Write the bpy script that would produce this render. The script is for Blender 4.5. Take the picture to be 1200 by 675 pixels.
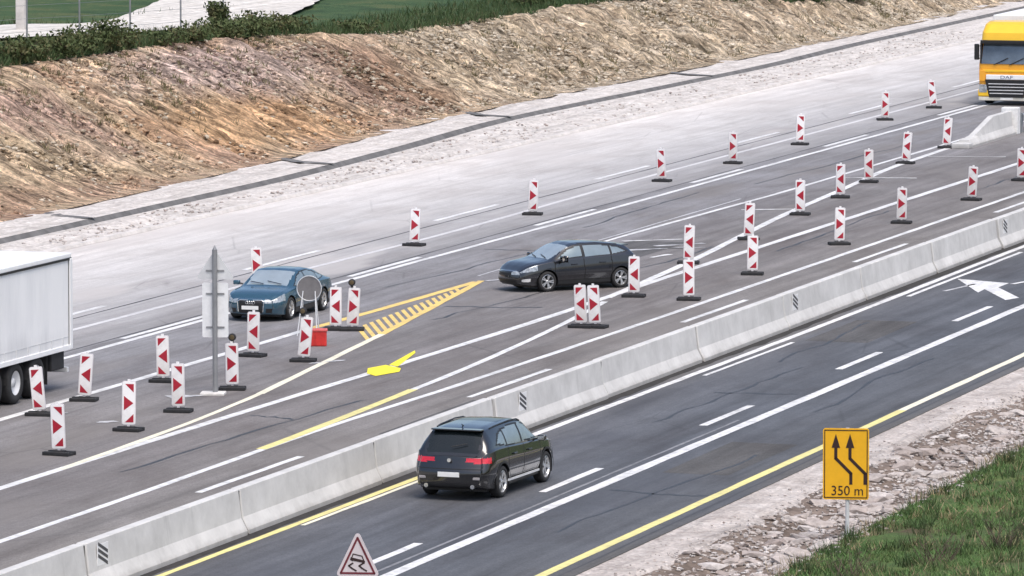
import bpy, bmesh, math, random
from math import sin, cos, pi, radians, hypot, atan2, sqrt
import numpy as np

random.seed(7); rng = np.random.RandomState(11)
for o in list(bpy.data.objects): bpy.data.objects.remove(o)
SC = bpy.context.scene
COL = SC.collection

# ------------------------------------------------------------------ camera, sky, sun, exposure
# world: X across the motorway (right +), Y along it (away +), Z up, metres
cam = bpy.data.cameras.new('camera'); camo = bpy.data.objects.new('camera', cam); COL.objects.link(camo)
camo.location = (0, 0, 16.4)
camo.rotation_euler = (radians(90 - 5.609), 0, radians(17.9))
cam.sensor_width = 36; cam.lens = 210; cam.clip_start = 1; cam.clip_end = 6000
SC.camera = camo

SUN_EL, SUN_AZ = 63, 140        # azimuth the light comes from, degrees clockwise from +Y
w = bpy.data.worlds.new('World'); SC.world = w; w.use_nodes = True
wn = w.node_tree.nodes; wl = w.node_tree.links; wn.clear()
sky = wn.new('ShaderNodeTexSky'); sky.sky_type = 'NISHITA'; sky.sun_disc = False
sky.sun_elevation = radians(SUN_EL); sky.sun_rotation = radians(SUN_AZ)
sky.air_density = 1.0; sky.dust_density = 4.0; sky.ozone_density = 1.0
bg = wn.new('ShaderNodeBackground'); bg.inputs[1].default_value = 0.15
wo = wn.new('ShaderNodeOutputWorld')
wl.new(sky.outputs[0], bg.inputs[0]); wl.new(bg.outputs[0], wo.inputs[0])
sun = bpy.data.lights.new('sun', 'SUN'); sun.energy = 1.5; sun.angle = radians(35); sun.color = (1, .96, .91)
suno = bpy.data.objects.new('sun', sun); COL.objects.link(suno); suno.location = (-40, 100, 80)
suno.rotation_euler = (radians(90 - SUN_EL), 0, radians(-SUN_AZ + 180) )
vs = SC.view_settings; SC.display_settings.display_device = 'sRGB'
vs.view_transform = 'Standard'; vs.look = 'None'; vs.exposure = 0.45; vs.gamma = 1; vs.use_curve_mapping = False

# ------------------------------------------------------------------ helpers
class NT:
    """small node-graph helper"""
    def __init__(s, name):
        s.m = bpy.data.materials.new(name); s.m.use_nodes = True
        s.t = s.m.node_tree; s.n = s.t.nodes; s.p = s.n['Principled BSDF']
    def L(s, a, b): s.t.links.new(a, b)
    def put(s, sock, v):
        if hasattr(v, 'is_output'): s.L(v, sock)
        elif isinstance(v, (tuple, list)) and sock.type == 'RGBA' and len(v) == 3: sock.default_value = (*v, 1)
        else: sock.default_value = v
    def pos(s, world=True):
        return s.n.new('ShaderNodeNewGeometry').outputs['Position'] if world else s.n.new('ShaderNodeTexCoord').outputs['Object']
    def scale(s, v, sc, loc=(0, 0, 0), rot=(0, 0, 0)):
        q = s.n.new('ShaderNodeMapping'); s.L(v, q.inputs[0]); q.inputs['Scale'].default_value = sc
        q.inputs['Location'].default_value = loc; q.inputs['Rotation'].default_value = rot; return q.outputs[0]
    def noise(s, v, sc, det=4, rough=.6, dist=0):
        q = s.n.new('ShaderNodeTexNoise'); s.L(v, q.inputs['Vector']); q.inputs['Scale'].default_value = sc
        q.inputs['Detail'].default_value = det; q.inputs['Roughness'].default_value = rough
        q.inputs['Distortion'].default_value = dist; return q.outputs[0]
    def ramp(s, f, stops, interp='LINEAR'):
        q = s.n.new('ShaderNodeValToRGB'); s.put(q.inputs[0], f); e = q.color_ramp.elements; q.color_ramp.interpolation = interp
        while len(e) < len(stops): e.new(.5)
        for el, (p, c) in zip(e, stops):
            el.position = p; el.color = (*c, 1) if isinstance(c, (tuple, list)) else (c, c, c, 1)
        return q.outputs[0]
    def mix(s, f, a, b, mode='MIX'):
        q = s.n.new('ShaderNodeMix'); q.data_type = 'RGBA'; q.blend_type = mode
        s.put(q.inputs[0], f); s.put(q.inputs[6], a); s.put(q.inputs[7], b); return q.outputs[2]
    def math(s, op, a, b=0, clamp=False):
        q = s.n.new('ShaderNodeMath'); q.operation = op; q.use_clamp = clamp; s.put(q.inputs[0], a); s.put(q.inputs[1], b); return q.outputs[0]
    def sep(s, v):
        q = s.n.new('ShaderNodeSeparateXYZ'); s.L(v, q.inputs[0]); return q.outputs
    def maprange(s, v, a, b, c=0, d=1):
        q = s.n.new('ShaderNodeMapRange'); s.put(q.inputs[0], v)
        for i, x in zip((1, 2, 3, 4), (a, b, c, d)): q.inputs[i].default_value = x
        return q.outputs[0]
    def bump(s, h, st=.3, d=.02):
        q = s.n.new('ShaderNodeBump'); q.inputs['Strength'].default_value = st; q.inputs['Distance'].default_value = d
        s.L(h, q.inputs['Height']); s.L(q.outputs[0], s.p.inputs['Normal'])
    def done(s, col, rough=.8, metal=0, spec=None, coat=0):
        s.put(s.p.inputs['Base Color'], col); s.put(s.p.inputs['Roughness'], rough); s.put(s.p.inputs['Metallic'], metal)
        if spec is not None: s.p.inputs['Specular IOR Level'].default_value = spec
        if coat: s.p.inputs['Coat Weight'].default_value = coat; s.p.inputs['Coat Roughness'].default_value = .04
        return s.m

def simple(name, c, rough=.6, metal=0, var=.15, scale=6, coat=0, bump=0, spec=None, ior=None):
    t = NT(name); p = t.pos(False); n = t.noise(p, scale, 5, .65)
    f = t.maprange(n, .3, .7, 0, 1)
    col = t.mix(f, tuple(x * (1 - var) for x in c), tuple(min(1, x * (1 + var)) for x in c))
    if bump: t.bump(t.noise(p, scale * 6, 4), bump, .01)
    if ior: t.p.inputs['IOR'].default_value = ior
    return t.done(col, rough, metal, spec, coat)

def link(o, parent=None):
    COL.objects.link(o)
    if parent is not None: o.parent = parent
    return o
def mesh(name, v, f, mat=None, smooth=False):
    me = bpy.data.meshes.new(name); me.from_pydata([tuple(map(float, p)) for p in v], [], f); me.update()
    if mat: me.materials.append(mat)
    if smooth: me.polygons.foreach_set('use_smooth', [True] * len(me.polygons))
    return me
def mk(name, v, f, mat, parent=None, smooth=False):
    return link(bpy.data.objects.new(name, mesh(name, v, f, mat, smooth)), parent)
def inst(name, me, parent=None, loc=(0, 0, 0), rot=(0, 0, 0), sc=(1, 1, 1)):
    o = bpy.data.objects.new(name, me); o.location = loc; o.rotation_euler = rot; o.scale = sc
    return link(o, parent)
def thing(name, label, cat, loc=(0, 0, 0), rz=0, group=None):
    o = bpy.data.objects.new(name, None); o.empty_display_size = .3; o.location = loc; o.rotation_euler = (0, 0, rz)
    return tag(link(o), label, cat, group)
def tag(o, label=None, cat=None, group=None, kind=None):
    for k, x in (('label', label), ('category', cat), ('group', group), ('kind', kind)):
        if x: o[k] = x
    return o

class G:
    """geometry accumulator"""
    def __init__(s): s.v = []; s.f = []
    def add(s, v, f):
        b = len(s.v); s.v += [tuple(p) for p in v]; s.f += [tuple(i + b for i in q) for q in f]; return s
    def box(s, x0, x1, y0, y1, z0, z1):
        return s.add([(x0, y0, z0), (x1, y0, z0), (x1, y1, z0), (x0, y1, z0), (x0, y0, z1), (x1, y0, z1), (x1, y1, z1), (x0, y1, z1)],
                     [(0, 3, 2, 1), (4, 5, 6, 7), (0, 1, 5, 4), (1, 2, 6, 5), (2, 3, 7, 6), (3, 0, 4, 7)])
    def bbox(s, x0, x1, y0, y1, z0, z1, b=.02):
        """box with all edges bevelled"""
        bm = bmesh.new(); bmesh.ops.create_cube(bm, size=1)
        for q in bm.verts: q.co = ((x0 + x1) / 2 + q.co.x * (x1 - x0), (y0 + y1) / 2 + q.co.y * (y1 - y0), (z0 + z1) / 2 + q.co.z * (z1 - z0))
        bmesh.ops.bevel(bm, geom=bm.edges[:], offset=b, segments=2, affect='EDGES', profile=.6)
        bm.verts.index_update()
        s.add([q.co[:] for q in bm.verts], [tuple(x.index for x in q.verts) for q in bm.faces]); bm.free(); return s
    def tube(s, a, b, r, n=8, r2=None, cap=True):
        a = np.array(a, float); b = np.array(b, float); d = b - a; d /= np.linalg.norm(d)
        h = np.array((0, 0, 1.)) if abs(d[2]) < .9 else np.array((1., 0, 0)); u = np.cross(d, h); u /= np.linalg.norm(u); w_ = np.cross(d, u)
        r2 = r if r2 is None else r2; v = []
        for c, rr in ((a, r), (b, r2)):
            for k in range(n): v.append(c + rr * (cos(2 * pi * k / n) * u + sin(2 * pi * k / n) * w_))
        f = [(k, (k + 1) % n, n + (k + 1) % n, n + k) for k in range(n)]
        if cap: f += [tuple(range(n))[::-1], tuple(range(n, 2 * n))]
        return s.add(v, f)
    def path(s, pts, r, n=6):
        for a, b in zip(pts, pts[1:]): s.tube(a, b, r, n)
        return s
    def prism(s, poly, y0, y1, axis='y'):
        """polygon in (x,z) extruded along y (or (y,z) along x, (x,y) along z)"""
        n = len(poly); P = {'y': lambda p, t: (p[0], t, p[1]), 'x': lambda p, t: (t, p[0], p[1]), 'z': lambda p, t: (p[0], p[1], t)}[axis]
        v = [P(p, y0) for p in poly] + [P(p, y1) for p in poly]
        return s.add(v, [tuple(range(n))[::-1], tuple(range(n, 2 * n))] + [(k, (k + 1) % n, n + (k + 1) % n, n + k) for k in range(n)])
    def lathe(s, prof, n=24, c=(0, 0, 0)):
        """profile [(x, r)] turned about the X axis"""
        v = []
        for k in range(n):
            a = 2 * pi * k / n
            v += [(c[0] + x, c[1] + r * cos(a), c[2] + r * sin(a)) for x, r in prof]
        m = len(prof); f = []
        for k in range(n):
            k2 = (k + 1) % n
            f += [(k * m + i, k * m + i + 1, k2 * m + i + 1, k2 * m + i) for i in range(m - 1)]
        return s.add(v, f)
    def obj(s, name, mat, parent=None, smooth=False):
        bm = bmesh.new(); vs_ = [bm.verts.new(p) for p in s.v]
        for q in s.f:
            try: bm.faces.new([vs_[i] for i in q])
            except ValueError: pass
        bmesh.ops.recalc_face_normals(bm, faces=bm.faces[:])
        me = bpy.data.meshes.new(name); bm.to_mesh(me); bm.free()
        if mat: me.materials.append(mat)
        if smooth: me.polygons.foreach_set('use_smooth', [True] * len(me.polygons))
        return link(bpy.data.objects.new(name, me), parent)

def lerp_tab(tab, x):
    xs = [a for a, _ in tab]; ys = [b for _, b in tab]; return float(np.interp(x, xs, ys))
def smooth_tab(tab):
    """monotone cubic (PCHIP) through a table"""
    xs = np.array([a for a, _ in tab], float); ys = np.array([b for _, b in tab], float)
    h = np.diff(xs); d = np.diff(ys) / h; m = np.zeros(len(xs)); m[0] = d[0]; m[-1] = d[-1]
    for i in range(1, len(xs) - 1):
        if d[i - 1] * d[i] > 0: m[i] = 2 * d[i - 1] * d[i] / (d[i - 1] + d[i])
    def f(x):
        x = min(max(x, xs[0]), xs[-1]); i = min(int(np.searchsorted(xs, x, 'right')) - 1, len(xs) - 2); t = (x - xs[i]) / h[i]
        return float((1 + 2 * t) * (1 - t) ** 2 * ys[i] + t * (1 - t) ** 2 * h[i] * m[i] + t * t * (3 - 2 * t) * ys[i + 1] + t * t * (t - 1) * h[i] * m[i + 1])
    return f
# cheap value noise for terrain
_perm = rng.rand(512, 512)
def vnoise(x, y):
    x = np.asarray(x, float); y = np.asarray(y, float); xi = np.floor(x).astype(int); yi = np.floor(y).astype(int)
    fx = x - xi; fy = y - yi; fx = fx * fx * (3 - 2 * fx); fy = fy * fy * (3 - 2 * fy)
    g = lambda a, b: _perm[a % 512, b % 512]
    return (g(xi, yi) * (1 - fx) + g(xi + 1, yi) * fx) * (1 - fy) + (g(xi, yi + 1) * (1 - fx) + g(xi + 1, yi + 1) * fx) * fy - .5
def fbm(x, y, o=4):
    r = 0; a = 1
    for k in range(o): r = r + a * vnoise(x * 2 ** k + 17 * k, y * 2 ** k + 31 * k); a *= .5
    return r
def grid(name, us, vsx, fn, mat, parent=None, smooth=True):
    U, V = np.meshgrid(us, vsx, indexing='ij'); P = fn(U, V)
    X, Y, Z = P; n, m = U.shape; v = np.stack([X, Y, Z], -1).reshape(-1, 3)
    idx = np.arange(n * m).reshape(n, m)
    f = np.stack([idx[:-1, :-1], idx[1:, :-1], idx[1:, 1:], idx[:-1, 1:]], -1).reshape(-1, 4)
    # keep faces pointing up
    a, b, c = v[f[0, 0]], v[f[0, 1]], v[f[0, 3]]
    if np.cross(b - a, c - a)[2] < 0: f = f[:, ::-1]
    return mk(name, v, [tuple(map(int, q)) for q in f], mat, parent, smooth)

# ------------------------------------------------------------------ ground materials
def mat_road(name, tint_stops, x0, x1, grain=.25, rough=.85, patch=(.06, .055, .05), patch_amt=.25, var=1.0):
    t = NT(name); p = t.pos(); x = t.sep(p)[0]
    wob = t.math('MULTIPLY', t.math('SUBTRACT', t.noise(t.scale(p, (.5, .07, 1)), 1, 4, .6), .5), 3.2)
    u = t.maprange(t.math('ADD', x, wob), x0, x1)
    base = base0 = t.ramp(u, tint_stops)
    tracks = t.noise(t.scale(p, (2.2, .05, 1)), 1, 5, .7)           # wear and dust drawn out along the lanes
    base = t.mix(1, base, t.ramp(tracks, [(.28, .66), (.5, 1.0), (.74, 1.30)]), 'MULTIPLY')
    blot = t.noise(t.scale(p, (1, .35, 1)), .55, 5, .65, .6)
    base = t.mix(1, base, t.mix(.35, t.ramp(blot, [(.30, .68), (.5, 1.0), (.72, 1.28)]), t.ramp(blot, [(.30, (.80, .70, .66)), (.5, (1, 1, 1)), (.72, (1.2, 1.24, 1.3))])), 'MULTIPLY')
    fine = t.noise(p, 22, 3, .8); base = t.mix(1, base, t.ramp(fine, [(.25, 1 - grain * 1.5), (.75, 1 + grain * 1.5)]), 'MULTIPLY')
    mg = t.noise(p, 5.5, 5, .8); base = t.mix(1, base, t.ramp(mg, [(.3, .80), (.7, 1.2)]), 'MULTIPLY')
    base = t.mix(var, base0, base)
    pm = t.ramp(t.noise(t.scale(p, (1, .22, 1), (3, 9, 0)), .32, 3, .5), [(.57, 0), (.63, 1)])
    base = t.mix(t.math('MULTIPLY', pm, patch_amt), base, patch)
    # fine cracks and sealed seams
    v = t.n.new('ShaderNodeTexVoronoi'); v.feature = 'DISTANCE_TO_EDGE'; t.L(t.scale(p, (1, .3, 1)), v.inputs['Vector']); v.inputs['Scale'].default_value = .34
    cr = t.ramp(v.outputs['Distance'], [(0, 1), (.012, 0)])
    cr = t.math('MULTIPLY', cr, t.ramp(t.noise(p, .12, 2), [(.5, 0), (.62, .4 * var)]))
    base = t.mix(cr, base, (.03, .03, .032))
    t.bump(fine, .25, .004)
    return t.done(base, rough, 0, .35)

M = {}
M['asphalt_near'] = mat_road('asphalt_near', [(0, (.125, .122, .12)), (.08, (.098, .10, .108)), (.5, (.084, .089, .10)), (.9, (.088, .091, .098)), (1, (.10, .095, .09))], -40.9, -33.1, .22, .75, (.055, .058, .07), .35, .9)
M['asphalt_mid'] = mat_road('asphalt_mid', [(0, (.215, .212, .218)), (.25, (.19, .184, .19)), (.42, (.172, .162, .16)), (.6, (.156, .144, .141)), (.8, (.172, .16, .153)), (1, (.205, .19, .175))], -57, -41.5, .22, .85, (.18, .165, .155), .5, .85)
M['dusty_pave'] = mat_road('dusty_pavement', [(0, (.62, .585, .555)), (.2, (.53, .507, .49)), (.5, (.44, .428, .422)), (.8, (.33, .323, .325)), (1, (.255, .25, .252))], -68, -57, .14, .9, (.48, .455, .44), .5, .55)

def mat_gravel(name, c1, c2, c3, sc=9, bump=.6):
    t = NT(name); p = t.pos()
    v = t.n.new('ShaderNodeTexVoronoi'); t.L(p, v.inputs['Vector']); v.inputs['Scale'].default_value = sc
    n = t.noise(p, 1.1, 6, .7); col = t.ramp(n, [(.3, c1), (.5, c2), (.7, c3)])
    col = t.mix(.5, col, t.mix(1, col, t.ramp(v.outputs['Color'], [(0, .55), (1, 1.35)]), 'MULTIPLY'))
    tr = t.noise(t.scale(p, (2.6, .09, 1)), 1, 5, .7)
    col = t.mix(1, col, t.ramp(tr, [(.3, .72), (.5, 1.0), (.7, 1.12)]), 'MULTIPLY')
    t.bump(t.math('ADD', v.outputs['Distance'], n), bump, .05)
    return t.done(col, .95, 0, .2)
M['verge'] = mat_gravel('pale_limestone_gravel', (.42, .385, .36), (.55, .515, .485), (.66, .63, .605))
M['shoulder'] = mat_gravel('shoulder_gravel', (.33, .295, .27), (.46, .415, .385), (.57, .53, .50), 12)
M['dirt'] = mat_gravel('brown_dirt', (.10, .075, .06), (.19, .15, .125), (.30, .25, .215), 7)
M['access'] = mat_gravel('access_gravel', (.50, .465, .42), (.60, .57, .53), (.68, .65, .61), 5)

def mat_soil():
    t = NT('cut_soil'); p = t.pos(); X, Y, Z = t.sep(p)
    st = t.noise(t.scale(p, (.45, 3.0, .45), (0, 0, 0), (0, 0, radians(6))), 1, 6, .7, .5)      # tooth marks down the slope
    fine = t.noise(p, 5.5, 6, .75)
    big = t.noise(p, .11, 3, .55)
    col = t.ramp(big, [(.30, (.36, .235, .17)), (.45, (.46, .32, .225)), (.55, (.52, .395, .27)), (.68, (.41, .29, .23))])
    # rusty clay lens in the middle of the cut
    def blob(cx, cy, rx, ry):
        dx = t.math('DIVIDE', t.math('SUBTRACT', X, cx), rx); dy = t.math('DIVIDE', t.math('SUBTRACT', Y, cy), ry)
        d = t.math('SQRT', t.math('ADD', t.math('MULTIPLY', dx, dx), t.math('MULTIPLY', dy, dy)))
        d = t.math('ADD', d, t.math('MULTIPLY', t.math('SUBTRACT', t.noise(p, .5, 5, .7), .5), 1.3))
        return t.ramp(d, [(.45, 1), (1, 0)])
    col = t.mix(t.math('MULTIPLY', blob(-76.6, 207, 2.8, 14), .6), col, (.47, .28, .14))
    col = t.mix(t.math('MULTIPLY', blob(-76.5, 183, 2.6, 11), .65), col, (.48, .385, .26))
    col = t.mix(t.math('MULTIPLY', blob(-80.3, 214, 2.4, 15), .7), col, (.42, .33, .31))
    col = t.mix(t.math('MULTIPLY', blob(-78.5, 226, 4, 4.5), .75), col, (.20, .125, .085))
    # pale broken rock towards the far end
    rk = t.math('MULTIPLY', t.maprange(t.math('ADD', Y, t.math('MULTIPLY', t.noise(p, .3, 3), 10)), 232, 240), .8)
    col = t.mix(rk, col, t.ramp(t.noise(p, .5, 5, .7), [(.3, (.25, .195, .135)), (.5, (.42, .35, .255)), (.7, (.56, .49, .39))]))
    scr = t.noise(t.scale(p, (1.1, 8.5, 1.1), (0, 0, 0), (0, 0, radians(6))), 1, 4, .65)
    col = t.mix(1, col, t.ramp(scr, [(.34, .45), (.5, 1.05), (.66, 1.6)]), 'MULTIPLY')
    col = t.mix(1, col, t.ramp(st, [(.33, .24), (.43, .82), (.53, 1.25), (.66, 2.0)]), 'MULTIPLY')
    col = t.mix(1, col, t.ramp(fine, [(.30, .42), (.5, 1.0), (.70, 1.55)]), 'MULTIPLY')
    t.bump(t.math('ADD', t.math('ADD', t.math('MULTIPLY', st, 1.5), fine), t.math('MULTIPLY', scr, .6)), 1, .22)
    return t.done(col, .95, 0, .15)
M['soil'] = mat_soil()
def mat_grassland(name, stops, sc=.5):
    t = NT(name); p = t.pos(); n = t.noise(p, sc, 6, .7, .5); col = t.ramp(n, stops)
    f = t.noise(p, 9, 4, .75); col = t.mix(1, col, t.ramp(f, [(.3, .6), (.7, 1.4)]), 'MULTIPLY'); t.bump(f, .8, .06)
    return t.done(col, .95, 0, .15)
M['meadow'] = mat_grassland('meadow', [(.35, (.03, .055, .028)), (.5, (.05, .09, .04)), (.65, (.095, .11, .05))], .35)
M['turf'] = mat_grassland('turf', [(.33, (.10, .08, .05)), (.5, (.07, .12, .04)), (.66, (.12, .15, .055))], .8)
M['plain'] = mat_grassland('plain', [(.35, (.05, .08, .035)), (.5, (.07, .105, .045)), (.65, (.11, .125, .06))], .05)

def mat_paint(name, c, dirt, wear=.5):
    t = NT(name); p = t.pos(); n = t.noise(p, 3.2, 6, .75); n2 = t.noise(t.scale(p, (4, .25, 1)), 1, 4)
    w_ = t.math('ADD', t.math('MULTIPLY', n, .6), t.math('MULTIPLY', n2, .4))
    col = t.mix(t.ramp(w_, [(.45, 0), (.63, wear)]), c, dirt)
    return t.done(col, .6, 0, .4)
M['white'] = mat_paint('white_line_paint', (.74, .74, .735), (.30, .295, .29), .75)
M['white_worn'] = mat_paint('worn_white_line_paint', (.52, .52, .53), (.22, .22, .23), .95)
M['white_old'] = mat_paint('dusty_white_line_paint', (.62, .61, .61), (.42, .41, .42), .95)
M['ghost'] = mat_paint('ground_off_line', (.26, .26, .27), (.10, .10, .105), .95)
M['cream'] = mat_paint('cream_line_paint', (.80, .76, .60), (.40, .37, .29), .5)
M['yellow'] = mat_paint('yellow_line_paint', (.80, .57, .17), (.36, .27, .15), .7)
M['lemon'] = mat_paint('pale_yellow_line_paint', (.76, .68, .27), (.36, .33, .19), .55)
M['bright_yellow'] = mat_paint('bright_yellow_tape', (.86, .74, .03), (.8, .66, .05), .3)
M['seam'] = simple('sealed_seam', (.055, .055, .06), .7)

# ------------------------------------------------------------------ the setting
S0, S1 = 60, 560
grd = grid('ground', np.linspace(-2600, 2600, 40), np.linspace(-300, 5000, 40), lambda U, V: (U, V, U * 0 - .9), M['plain']); tag(grd, kind='structure')

DRAIN = smooth_tab([(60, -70.6), (190, -70.55), (206, -71.2), (225, -72.3), (245, -72.0), (258, -71.8), (280, -72.3), (330, -72.4), (560, -72.4)])
TOE = smooth_tab([(60, -73.4), (178, -73.4), (200, -73.9), (227, -75.2), (250, -74.9), (270, -74.6), (560, -74.6)])
def strip(name, s_list, fa, fb, z, mat, parent=None, nx=6, bumpy=0):
    def fn(U, V):
        A = np.vectorize(fa)(V); B = np.vectorize(fb)(V); X = A + (B - A) * U
        e = np.minimum(U, 1 - U) * 4; e = np.clip(e, 0, 1)
        return X, V, z + bumpy * e * (fbm(X * 1.3, V * .5, 4)) + U * 0
    return grid(name, np.linspace(0, 1, nx), s_list, fn, mat, parent)
c_ = lambda x: (lambda s: x)
sl = np.linspace(S0, S1, 120)
near = strip('road', sl, c_(-40.95), c_(-33.15), 0, M['asphalt_near'], nx=8); tag(near, kind='structure')
mid = strip('road', sl, c_(-57.0), c_(-41.55), 0, M['asphalt_mid'], nx=10); tag(mid, kind='structure')
far = strip('road', sl, c_(-67.8), c_(-57.0), 0.0, M['dusty_pave'], nx=10); tag(far, kind='structure')
med = strip('median_strip', sl, c_(-41.55), c_(-40.95), -.006, M['dirt'], nx=4); tag(med, kind='structure')
sfine = np.linspace(130, 360, 700)
v2 = strip('gravel_verge', sfine, lambda s: DRAIN(s) + .34, c_(-67.8), .02, M['verge'], nx=16, bumpy=.16); tag(v2, kind='structure')
v1 = strip('gravel_verge', sfine, lambda s: TOE(s) - .6, lambda s: DRAIN(s) - .34, .04, M['verge'], nx=12, bumpy=.10); tag(v1, kind='structure')
M['drain'] = simple('drain_asphalt', (.13, .127, .125), .85, 0, .4, 1.2, bump=.3)
def drain_fn(U, V):
    c = np.vectorize(DRAIN)(V); prof = np.array([-.345, -.28, -.12, .12, .28, .345]); dep = np.array([.035, -.02, -.16, -.16, -.02, .012])
    i = U.astype(int); return c + prof[i], V, dep[i] + U * 0
dr = grid('drain_channel', np.arange(6), sfine, drain_fn, M['drain'], smooth=False); tag(dr, kind='structure')
# short inlets from the slope into the channel
for s in (176, 199.5, 224.5, 252):
    g = G(); a = (TOE(s + 1.2) + .25, s + 1.6); b = (DRAIN(s) - .3, s - .2); mid_ = ((a[0] + b[0]) / 2 - .1, s + .3)
    pts = [a, mid_, b]
    for (x0, y0), (x1, y1) in zip(pts, pts[1:]):
        g.add([(x0 - .1, y0 - .25, .075), (x0 + .1, y0 + .25, .075), (x1 + .1, y1 + .25, .065), (x1 - .1, y1 - .25, .065)], [(0, 1, 2, 3)])
    g.obj('inlet', M['drain'], dr)
# edge of the new pavement: a low irregular ridge of concrete
def kerb_fn(U, V):
    prof = np.array([-.16, -.11, .11, .16]); dep = np.array([0, .09, .09, .004]); i = U.astype(int)
    return -67.8 + prof[i] + .06 * fbm(V * .4, V * 0 + 9), V, dep[i] * (1 + .5 * fbm(V * .8, V * 0 + 2)) + .002
M['kerb'] = simple('pale_kerb_concrete', (.55, .52, .495), .9, 0, .2, 2)
kb = grid('kerb', np.arange(4), sfine, kerb_fn, M['kerb'], smooth=False); tag(kb, kind='structure')

# the cut slope on the far side
HTOP = smooth_tab([(60, 3.5), (190, 3.5), (208, 3.4), (222, 3.15), (236, 2.6), (250, 2.55), (264, 2.55), (276, 2.1), (290, 1.25), (310, 1.0), (560, 1.0)])
def emb_fn(U, V):
    toe = np.vectorize(TOE)(V); h = np.vectorize(HTOP)(V); w_ = h / .40
    X = toe - U * w_; q = np.clip(U, 0, 1); z = h * (q + .06 * np.sin(q * pi * 2) * -1)
    e = np.clip(np.minimum(U * 6, (1 - U) * 8 + .1), 0, 1)
    z = z + e * (.32 * fbm(V * 1.4 + X * .13, X * .3 + 5, 3) - .30 * np.maximum(0, .16 - np.abs(fbm(V * .95 + X * .1, X * .16 + 35, 2))) / .16 + .20 * fbm(V * 3.1 + X * .2, X * .55 + 15, 3) + .30 * fbm(V * .28, X * .3, 3) + .10 * fbm(V * 4, X * 3, 3))
    rock = np.clip((V - 226) / 12, 0, 1) * e
    z = z + rock * (.42 * fbm(V * 1.9, X * 1.5 + 40, 4))
    return X + .5 * (U < .02), V, z + .06
emb = grid('embankment', np.linspace(0, 1.0, 90), np.linspace(160, 325, 1500), emb_fn, M['soil']); tag(emb, kind='structure')
def edge_x(s): return TOE(s) - HTOP(s) / .40
def top_fn(U, V):
    ex = np.vectorize(edge_x)(V); h = np.vectorize(HTOP)(V); d = U ** 2.2 * 500
    return ex + .35 - d, V, h + .02 + np.minimum(d, 60) * .012 + .10 * fbm(V * .5, d * .5, 3) * np.clip(d, 0, 1)
fld = grid('field', np.linspace(0, 1, 60), np.linspace(120, 800, 400), top_fn, M['meadow']); tag(fld, kind='structure')
def acc_fn(U, V):
    ex = np.interp(V, [150, 195, 211, 216, 221, 230, 238, 246, 260], [-94, -91, -88.6, -87.4, -86.4, -86.5, -87.4, -89.5, -93]); d0 = ex - np.vectorize(edge_x)(V)
    X = ex - U * 7.2 + .25 * fbm(V * .4, U * 3); d = np.vectorize(edge_x)(V) + .35 - X; h = np.vectorize(HTOP)(V)
    return X, V, h + .16 + np.minimum(np.abs(d), 60) * .012
acc = grid('access_road', np.linspace(0, 1, 8), np.linspace(150, 262, 120), acc_fn, M['access']); tag(acc, kind='structure')
def top_z(x, s):
    return HTOP(s) + .05 + min(abs(edge_x(s) + .35 - x), 60) * .012

# near roadside: gravel shoulder, stone bank, turf
def sh_fn(U, V):
    X = -33.15 + U * (1.25 + .6 * fbm(V * .35, V * 0 + 21, 4)); e = np.clip(np.minimum(U, 1 - U) * 4, 0, 1)
    return X, V, -.01 + .09 * e * fbm(X * 1.3, V * .5, 4) - .16 * np.clip((U - .72) / .28, 0, 1) ** 2
sh = grid('gravel_shoulder', np.linspace(0, 1, 16), np.linspace(80, 330, 700), sh_fn, M['shoulder']); tag(sh, kind='structure')
def side_z(X, V):
    base = np.interp(X, [-33, -32.4, -31.9, -31.0, -30.2, -29.5, -28, -25, -20, -5, 40], [-.14, -.10, -.05, -.24, -.20, -.05, .10, .30, .55, .9, .9])
    return base + .10 * fbm(X * .9, V * .7, 4) * np.clip((X + 32.4) * 2, 0, 1)
bank = grid('stone_bank', np.linspace(-32.5, -29.1, 40), np.linspace(80, 200, 800), lambda U, V: (U, V, side_z(U, V) - .015 * (U > -29.3)), M['dirt']); tag(bank, kind='structure')
def turf_fn(U, V):
    X = -29.55 + .25 * fbm(V * .55, V * 0 + 8, 3) + U ** 2 * 60 * 1.0
    return X, V, side_z(X, V) + .02
turf = grid('turf', np.linspace(0, 1, 60), np.linspace(80, 200, 400), turf_fn, M['turf']); tag(turf, kind='structure')

# ------------------------------------------------------------------ painted markings: each line and dash a piece of its road
def line(name, pts, w_, mat, parent, z=.004, n=None, wob=.012):
    ss = [p[1] for p in pts]; f = smooth_tab([(s, x) for x, s in pts]) if len(pts) > 2 else (lambda s: lerp_tab([(b, a) for a, b in pts], s))
    n = n or max(2, int((ss[-1] - ss[0]) / 1.2)); v = []
    for k in range(n + 1):
        s = ss[0] + (ss[-1] - ss[0]) * k / n; x = f(s); d = (f(min(s + .1, ss[-1])) - f(max(s - .1, ss[0]))) / .2
        h = w_ / 2 * sqrt(1 + d * d)
        v += [(x - h + random.uniform(-wob, wob), s, z), (x + h + random.uniform(-wob, wob), s, z)]
    return mk(name, v, [(2 * k, 2 * k + 1, 2 * k + 3, 2 * k + 2) for k in range(n)], mat, parent)
def poly(name, pts, mat, parent, z=.005):
    a = sum(x0 * y1 - x1 * y0 for (x0, y0), (x1, y1) in zip(pts, pts[1:] + pts[:1]))
    if a < 0: pts = pts[::-1]
    return mk(name, [(x, y, z) for x, y in pts], [tuple(range(len(pts)))], mat, parent)
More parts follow.
